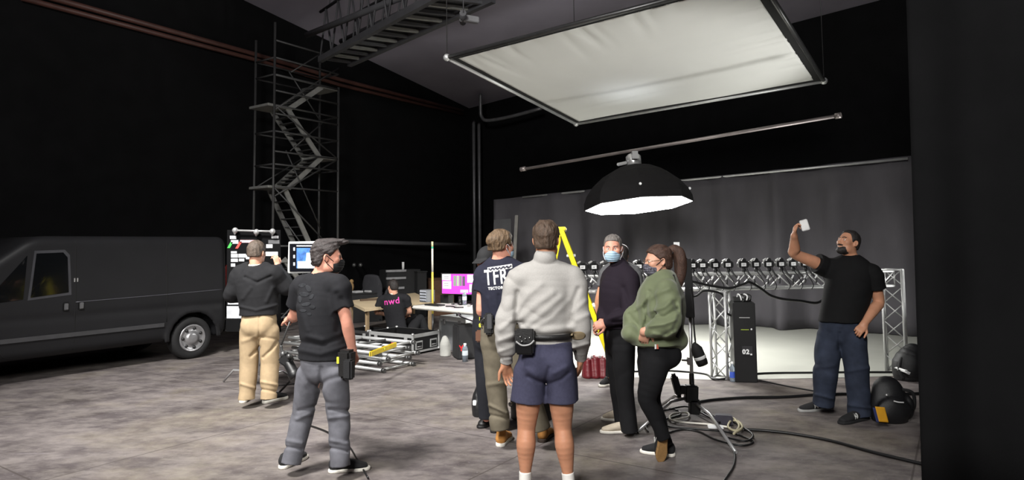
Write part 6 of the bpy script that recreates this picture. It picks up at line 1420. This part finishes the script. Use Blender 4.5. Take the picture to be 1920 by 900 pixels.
S = Sdf(); S.loft([o + V((0, 0, .55)), o + V((-.02, -.02, .80)), o + V((-.03, -.05, 1.0))], [.24, .27, .20], [.06, .06, .05], right=(.9, -.4, 0), k=.04, n=3).ell(o + V((.08, .2, .52)), (.30, .28, .08), k=.06); S.loft([o + V((-.22, .1, .55)), o + V((-.26, .15, .68)), o + V((-.2, .4, .70))], [.04, .04, .04], k=.03).loft([o + V((.28, -.05, .55)), o + V((.32, 0, .68)), o + V((.38, .25, .70))], [.04, .04, .04], k=.03); S.mesh('chair_shell', grey_f, t, .014)
MB().cyl(o + V((.08, .2, .06)), o + V((.08, .2, .46)), .03, 8).build('chair_column', black_paint, t)
for k in range(5): a = 2 * PI * k / 5; MB().tube([o + V((.08, .2, .09)), o + V((.08 + .3 * math.cos(a), .2 + .3 * math.sin(a), .04))], .02, 6).build('chair_leg', black_paint, t)
crate(822, 590, .62, .5, .86, 'brown wooden crate behind the thin upright pole', dk2, rot=.55)
crate(788, 594, .24, .24, 1.05, 'tall black crate between the equipment rack and the brown crate', dk, rot=.55)
# leaning panels
def panel(name, q4, th, label, m):
    d = V((.1, 1, 0)).normalized() * th; return tag(MB().hexa([q4[0], q4[1], q4[1] + d, q4[0] + d], [q4[3], q4[2], q4[2] + d, q4[3] + d]).build(name, m), label, 'panel')
flag = mat('flag_grey', (78, 76, 74), rough=.9)
a, b_ = G(872, 555), G(899, 555); panel('flag_panel', [a, b_, P(886, 421, b_.y + .3), P(882, 421, a.y + .3)], .04, 'tall tapering dark panel leaning by the corner pipes', flag)
c = P(943, 470, 14.0); panel('flag_panel', [P(922, 560, 13.9), P(962, 560, 13.9), P(958, 410, 14.3), P(926, 412, 14.3)], .04, 'dark grey board upright behind the man with TFR on his shirt', mat('board_grey', (60, 60, 62), rough=.8))
a = P(957, 560, 13.6); tag(MB().beam(V((a.x, a.y, .0)), P(969, 404, 14.2), .07, .04).build('timber_batten', mat('batten_grey', (110, 108, 104), rough=.8)), 'narrow grey batten leaning beside the dark grey board', 'batten')
for u, lab in ((664, 'left'), (676, 'right')):
    q = P(u, 497, 15.0); t = thing('work_lamp', q, 'small unlit lamp head on the left wall above the black crate, %s of two' % lab, 'lamp', 'lamp heads on the wall'); MB().ball(q, .05, 10).build('lamp_head', dark_steel, t); qw = on_plane(u, 497, CORNER + ER * .02, ER); MB().cyl(q, V((qw.x, qw.y, q.z)), .015, 6).build('lamp_arm', black_paint, t)
# ================================================================= grip stand by the woman
sb_ = G(1299, 784); SX = V((sb_.x, sb_.y, 0)); YSd = sb_.y
st = thing('grip_stand', SX, 'chrome grip stand with a slim black panel, right of the green jacket', 'stand')
def D(u, v, dy=0): return P(u, v, YSd + dy)
MB().cyl(SX + UZ * .06, V((D(1294, 590).x, YSd, D(1294, 590).z)), .017, 10).build('column', chrome, st); MB().cyl(SX + UZ * .06, SX + UZ * .42, .024, 10).build('column_sleeve', dark_steel, st)
for e, k_, hz in ((G(1380, 851), .45, .16), (G(1194, 812), .4, .2), (G(1236, 764), .5, .16)):
    e = V((e.x, e.y, .012)); c0 = SX + UZ * hz; kk = c0.lerp(V((e.x, e.y, hz)), k_); MB().tube([c0, kk, e], .0145, 8).build('leg', chrome, st)
pb = MB(); pb.hexa([D(1286, 596, -.10), D(1303, 596, -.10), D(1303, 596, .12), D(1286, 596, .12)], [D(1282, 487, -.10), D(1296, 485, -.10), D(1296, 485, .12), D(1282, 487, .12)]); pb.build('side_panel', black_plastic, st, bevel=.006)
pb = MB(); pb.hexa([D(1277, 509, -.09), D(1286, 508, -.11), D(1287, 508, -.10), D(1278, 509, -.08)], [D(1276, 488, -.09), D(1285, 487, -.11), D(1286, 487, -.10), D(1277, 488, -.08)]); pb.build('screen', mat('screen_pale', (190, 205, 235), emit=.8, var=.4, vs=30), st)
pb = MB(); pb.hexa([D(1264, 486, .02), D(1275, 486, .02), D(1275, 486, .035), D(1264, 486, .035)], [D(1263, 454, .02), D(1274, 454, .02), D(1274, 454, .035), D(1263, 454, .035)]); pb.build('white_marker', white_card, st)
MB().tube([D(1276, 468, .03), D(1280, 480, .03), D(1288, 487, .02)], .012, 6).build('marker_arm', black_paint, st)
for u, v, w_, h_ in ((1268, 722, .06, .18), (1280, 730, .07, .08), (1296, 738, .12, .16), (1302, 762, .10, .14)): MB().box(D(u, v, -.05), (w_, .08, h_), Matrix.Rotation(-.25 if u < 1275 else .05, 3, 'Y')).build('grip_head', black_plastic, st, bevel=.01)
MB().cyl(D(1262, 700, -.06), D(1274, 745, -.06), .02, 8).build('grip_arm', black_paint, st); MB().cyl(D(1278, 675, 0), D(1295, 676, 0), .012, 8).box(D(1293, 677, 0), (.045, .05, .07)).build('grip_knob', chrome, st, bevel=.006)
MB().cyl(D(1307, 770, -.02), D(1310, 758, -.02), .014, 8).build('tightening_knob', dark_steel, st)
lp_ = D(1310, 668, -.06); t = thing('lens_pouch', lp_, 'black lens pouch with a white band hanging from the grip stand', 'pouch')
MB().lathe([(.001, .005), (.05, 0), (.056, .03), (.055, .06)], D(1318, 684, -.06), (-.35, 0, .93), 18).build('pouch_base', black_plastic, t); MB().lathe([(.056, .06), (.058, .065), (.058, .085), (.056, .09)], D(1318, 684, -.06), (-.35, 0, .93), 18).build('pouch_band', white_card, t)
MB().lathe([(.056, .09), (.054, .16), (.03, .20), (.006, .225)], D(1318, 684, -.06), (-.35, 0, .93), 18).build('pouch_top', mask_black, t)
MB().tube(smoothpath([D(1304, 644, -.06), D(1301, 610, -.08), D(1298, 560, -.10), D(1294, 540, -.11)]), .008, 6).build('pouch_strap', mask_black, t)
# cables on the floor
def fl_(*uv, z=.014): return [gp(u, v, z) for u, v in uv]
cable(fl_((1306, 757), (1340, 752), (1400, 748), (1470, 747), (1530, 743), (1600, 741), (1660, 742), (1735, 740)), .016, 'thick black floor cable from the grip stand past the feet of the bearded man')
cable(fl_((1395, 808), (1440, 811), (1490, 817), (1560, 830), (1640, 852), (1740, 876)), .013, 'black cable on the floor running from the tangle to the lower right curtain edge')
cable(fl_((1376, 848), (1378, 862), (1374, 880), (1360, 902), (1340, 930)), .008, 'thin black cable on the floor leaving the frame below the stand leg')
cable(fl_((1180, 699), (1250, 697), (1320, 703), (1345, 714), (1420, 703), (1520, 701), (1620, 700), (1740, 701), z=.016), .012, 'black cable along the front edge of the pale stage floor')
cable(fl_((1424, 718), (1470, 728), (1530, 739), (1560, 744), z=.03), .009, 'thin black cable on the floor right of the tall black case')
cable(fl_((655, 812), (640, 812), (660, 862), (690, 900)), .007, 'thin dark cable on the floor behind the right shoe of the jeans wearer') if False else None
cable(fl_((570, 797), (612, 812), (650, 836), (668, 862), (690, 900)), .007, 'thin dark cable on the floor under the man in grey jeans')
cable(fl_((496, 722), (520, 725), (552, 722), (600, 716)), .007, 'thin cable on the floor right of the chrome board stand')
cc = gp(1318, 802); t = thing('cable_tangle', cc, 'tangle of black and white cable loops on the floor round the grip stand', 'cable')
for k, (uv, r_, m_) in enumerate(((((1215, 812), (1212, 800), (1235, 792), (1275, 780), (1262, 770), (1225, 778), (1245, 800), (1300, 806), (1360, 812), (1395, 822), (1412, 832), (1390, 838), (1345, 828), (1310, 812), (1280, 808), (1250, 815)), .009, cable_black), (((1262, 792), (1290, 786), (1288, 778), (1262, 780), (1256, 790), (1280, 796), (1330, 800), (1370, 806)), .009, white_rubber), (((1300, 772), (1350, 790), (1375, 798), (1400, 812), (1412, 824), (1398, 834), (1360, 826)), .009, cable_black), (((1255, 775), (1290, 770), (1330, 790), (1350, 800)), .009, cable_black), (((1362, 790), (1378, 796), (1386, 808), (1380, 818), (1366, 812), (1370, 800), (1384, 800), (1392, 812), (1376, 824)), .010, mat('cable_beige', (190, 182, 150), rough=.6)))):
    MB().tube(smoothpath([gp(u, v, .012 + .009 * k) for u, v in uv], 6), r_, 6).build('cable_loop', m_, t)
xq = gp(1357, 797); t = thing('power_strip', xq, 'dark power block with a white end among the cable loops', 'power strip'); MB().box(xq + UZ * .05, (.16, .09, .09), Matrix.Rotation(-.3, 3, 'Z')).build('block_body', mat('block_dark', (48, 46, 56), rough=.5), t, bevel=.01); MB().box(gp(1342, 810, .045), (.13, .09, .012), Matrix.Rotation(-.2, 3, 'Z')).build('block_card', white_card, t, bevel=.003)
# ================================================================= bags
nylon = mat('bag_nylon', (21, 21, 23), rough=.45, var=.15, vs=14, bump=.35, bs=240)
bq = gp(1668, 789); t = thing('backpack', bq, 'black backpack with a yellow patch on the floor beside the bearded man', 'backpack')
S = Sdf(); S.loft([bq + V((0, 0, .02)), bq + V((0, .01, .12)), bq + V((.01, .02, .22)), bq + V((.0, .03, .30)), bq + V((-.02, .05, .335))], [.155, .165, .155, .125, .075], [.12, .125, .11, .09, .05], right=(1, 0, 0), k=.03, n=4, cut=[(bq, (0, 0, -1))])
S.ell(bq + V((-.01, -.10, .12)), (.15, .055, .11), k=.04).ell(bq + V((.155, -.02, .13)), (.05, .08, .11), k=.03); S.disp.append(wrinkle(.005, 26, 4)); S.cuts.append(((0, 0, .003), (0, 0, -1))); bpk = S.mesh('bag_body', nylon, t, .006)
decal('yellow_patch', P(1653, 777, bq.y - .3), (1, 0, -.1), (-.22, 0, 1), .085, .135, mat('patch_yellow', (205, 148, 30), rough=.6), t, bpk, push=.004); decal('blue_edge', P(1642, 778, bq.y - .3), (1, 0, -.1), (-.22, 0, 1), .025, .13, mat('patch_blue', (44, 52, 96), rough=.6), t, bpk, push=.003)
MB().tube(smoothpath([bq + V((-.04, -.155, .215)), bq + V((.0, -.158, .205)), bq + V((.05, -.15, .2))]), .007, 6).build('zip_trim', mat('zip_grey', (190, 190, 190), rough=.3), t)
MB().ball(bq + V((-.08, -.115, .26)), .012, 8).build('buckle', chrome, t)
MB().tube(smoothpath([bq + V((-.06, .02, .32)), bq + V((-.02, .0, .365)), bq + V((.05, .02, .31))]), .012, 6).build('grab_handle', mask_black, t); MB().tube(smoothpath([bq + V((.10, -.03, .29)), bq + V((.20, -.04, .26)), bq + V((.22, -.02, .13)), bq + V((.17, 0, .05))]), .016, 6).build('shoulder_strap', mask_black, t)
b2 = gp(1708, 712); t = thing('camera_bag', b2, 'black shoulder bag with a white stripe beside the right truss leg, cut by the curtain', 'bag')
S = Sdf(); S.loft([b2 + V((0, 0, .02)), b2 + V((0, 0, .18)), b2 + V((.06, 0, .33))], [.18, .20, .12], [.14, .15, .10], right=(1, 0, 0), k=.03, n=4, cut=[(b2, (0, 0, -1))]); S.disp.append(wrinkle(.008, 22, 8)); b2m = S.mesh('bag_body', nylon, t, .008)
decal('white_stripe', P(1709, 700, b2.y - .3), (1, 0, -.45), (.45, 0, 1), .17, .03, white_card, t, b2m, push=.004); MB().tube(smoothpath([b2 + V((-.12, -.05, .28)), b2 + V((-.19, -.1, .16)), b2 + V((-.16, -.12, .04))]), .02, 6).build('bag_strap', mask_black, t)
# bags on the floor in the middle of the group
b3 = gp(996, 785); t = thing('camera_bag', b3, 'black camera bag on the floor between the legs of the group in the centre', 'bag')
S = Sdf(); S.loft([b3 + V((0, 0, .03)), b3 + V((0, 0, .17)), b3 + V((0, 0, .27))], [.20, .20, .17], [.13, .13, .10], right=(1, -.2, 0), k=.03, n=3, cut=[(b3, (0, 0, -1))]); S.disp.append(wrinkle(.006, 24, 9)); S.mesh('bag_body', nylon, t, .008)
MB().tube(smoothpath([b3 + V((-.12, -.1, .26)), b3 + V((-.06, -.13, .34)), b3 + V((.06, -.13, .33)), b3 + V((.1, -.1, .25))]), .015, 6).build('bag_handle', mask_black, t)
for u, v in ((957, 758), (1015, 742), (1013, 773)): MB().ball(P(u, v, b3.y - .16), .022, 10).build('buckle', chrome, t)
b4 = gp(897, 778); t = thing('tool_bag', b4, 'small black tool bag with a white clip left of the olive trousers', 'bag')
S = Sdf(); S.loft([b4 + V((0, 0, .02)), b4 + V((0, 0, .14)), b4 + V((.01, 0, .26))], [.06, .065, .035], [.10, .11, .06], right=(1, 0, 0), n=3, cut=[(b4, (0, 0, -1))]); S.disp.append(wrinkle(.004, 30, 2)); S.mesh('bag_body', nylon, t, .007)
MB().cyl(b4 + V((.0, -.03, .26)), b4 + V((.0, -.03, .34)), .01, 8).build('bag_clip', white_card, t); MB().box(b4 + V((-.03, -.10, .14)), (.035, .02, .05)).build('bag_tag', white_card, t, bevel=.005)
# ------------------------------------------------------------------ camera, light, view
cam = bpy.data.cameras.new('camera'); co = bpy.data.objects.new('camera', cam); COL.objects.link(co)
cam.sensor_fit = 'HORIZONTAL'; cam.sensor_width = 36.0; cam.lens = 36.0 * FPX / 1920
M = Matrix((V(CR), V(CU), -V(CF))).transposed().to_4x4(); M.translation = V(CO); co.matrix_world = M
cam.shift_x = 0; cam.shift_y = -(450 - V0) / 1920; cam.clip_start = .05; cam.clip_end = 200
SC.camera = co
w = bpy.data.worlds.new('world'); SC.world = w; w.use_nodes = True
w.node_tree.nodes['Background'].inputs['Color'].default_value = (.8, .85, 1, 1); w.node_tree.nodes['Background'].inputs['Strength'].default_value = .012
def area(name, loc, to, size, power, color=(1, 1, 1), sy=None, spread=None):
    l = bpy.data.lights.new(name, 'AREA'); l.energy = power; l.size = size; l.color = color
    if sy: l.shape = 'RECTANGLE'; l.size_y = sy
    if spread: l.spread = math.radians(spread)
    o = bpy.data.objects.new(name, l); COL.objects.link(o); o.location = loc
    o.rotation_euler = (V(to) - V(loc)).to_track_quat('-Z', 'Y').to_euler(); return o
def spot(name, loc, to, power, angle, blend=.5, color=(1, 1, 1), r=.1):
    l = bpy.data.lights.new(name, 'SPOT'); l.energy = power; l.spot_size = math.radians(angle); l.spot_blend = blend; l.color = color; l.shadow_soft_size = r
    o = bpy.data.objects.new(name, l); COL.objects.link(o); o.location = loc
    o.rotation_euler = (V(to) - V(loc)).to_track_quat('-Z', 'Y').to_euler(); return o
spot('house_light', (-3.9, 2.0, 7.6), (-1.9, 8.3, .2), 8200, 66, 1.0, (1, .98, .95), .8)
area('front_fill', (-1.8, -2.6, 5.0), (-.4, 5.5, .8), 1.8, 800, (1, .985, .96))  # soft frontal fill added behind the camera to brighten the people
spot('hidden_sheet_fill', (6.3, 7.6, .6), tuple((F1 + F3) / 2 + V((-.2, .2, 0))), 700, 52, .6, (1, 1, .97), .3)  # unseen uplight added behind the side curtain to brighten the white sheet
spot('lamp_spill', tuple(oc + oax * .9), tuple(oc + V((-.15, .3, 4))), 14, 95, 1.0, (.9, .95, 1), .12)
vs_ = SC.view_settings; vs_.view_transform = 'Standard'; vs_.look = 'None'; vs_.exposure = 0; vs_.gamma = 1; vs_.use_curve_mapping = False
SC.cycles.use_denoising = True; SC.cycles.max_bounces = 6; SC.cycles.diffuse_bounces = 4; SC.cycles.caustics_reflective = False; SC.cycles.caustics_refractive = False
SC.cycles.sample_clamp_indirect = 4
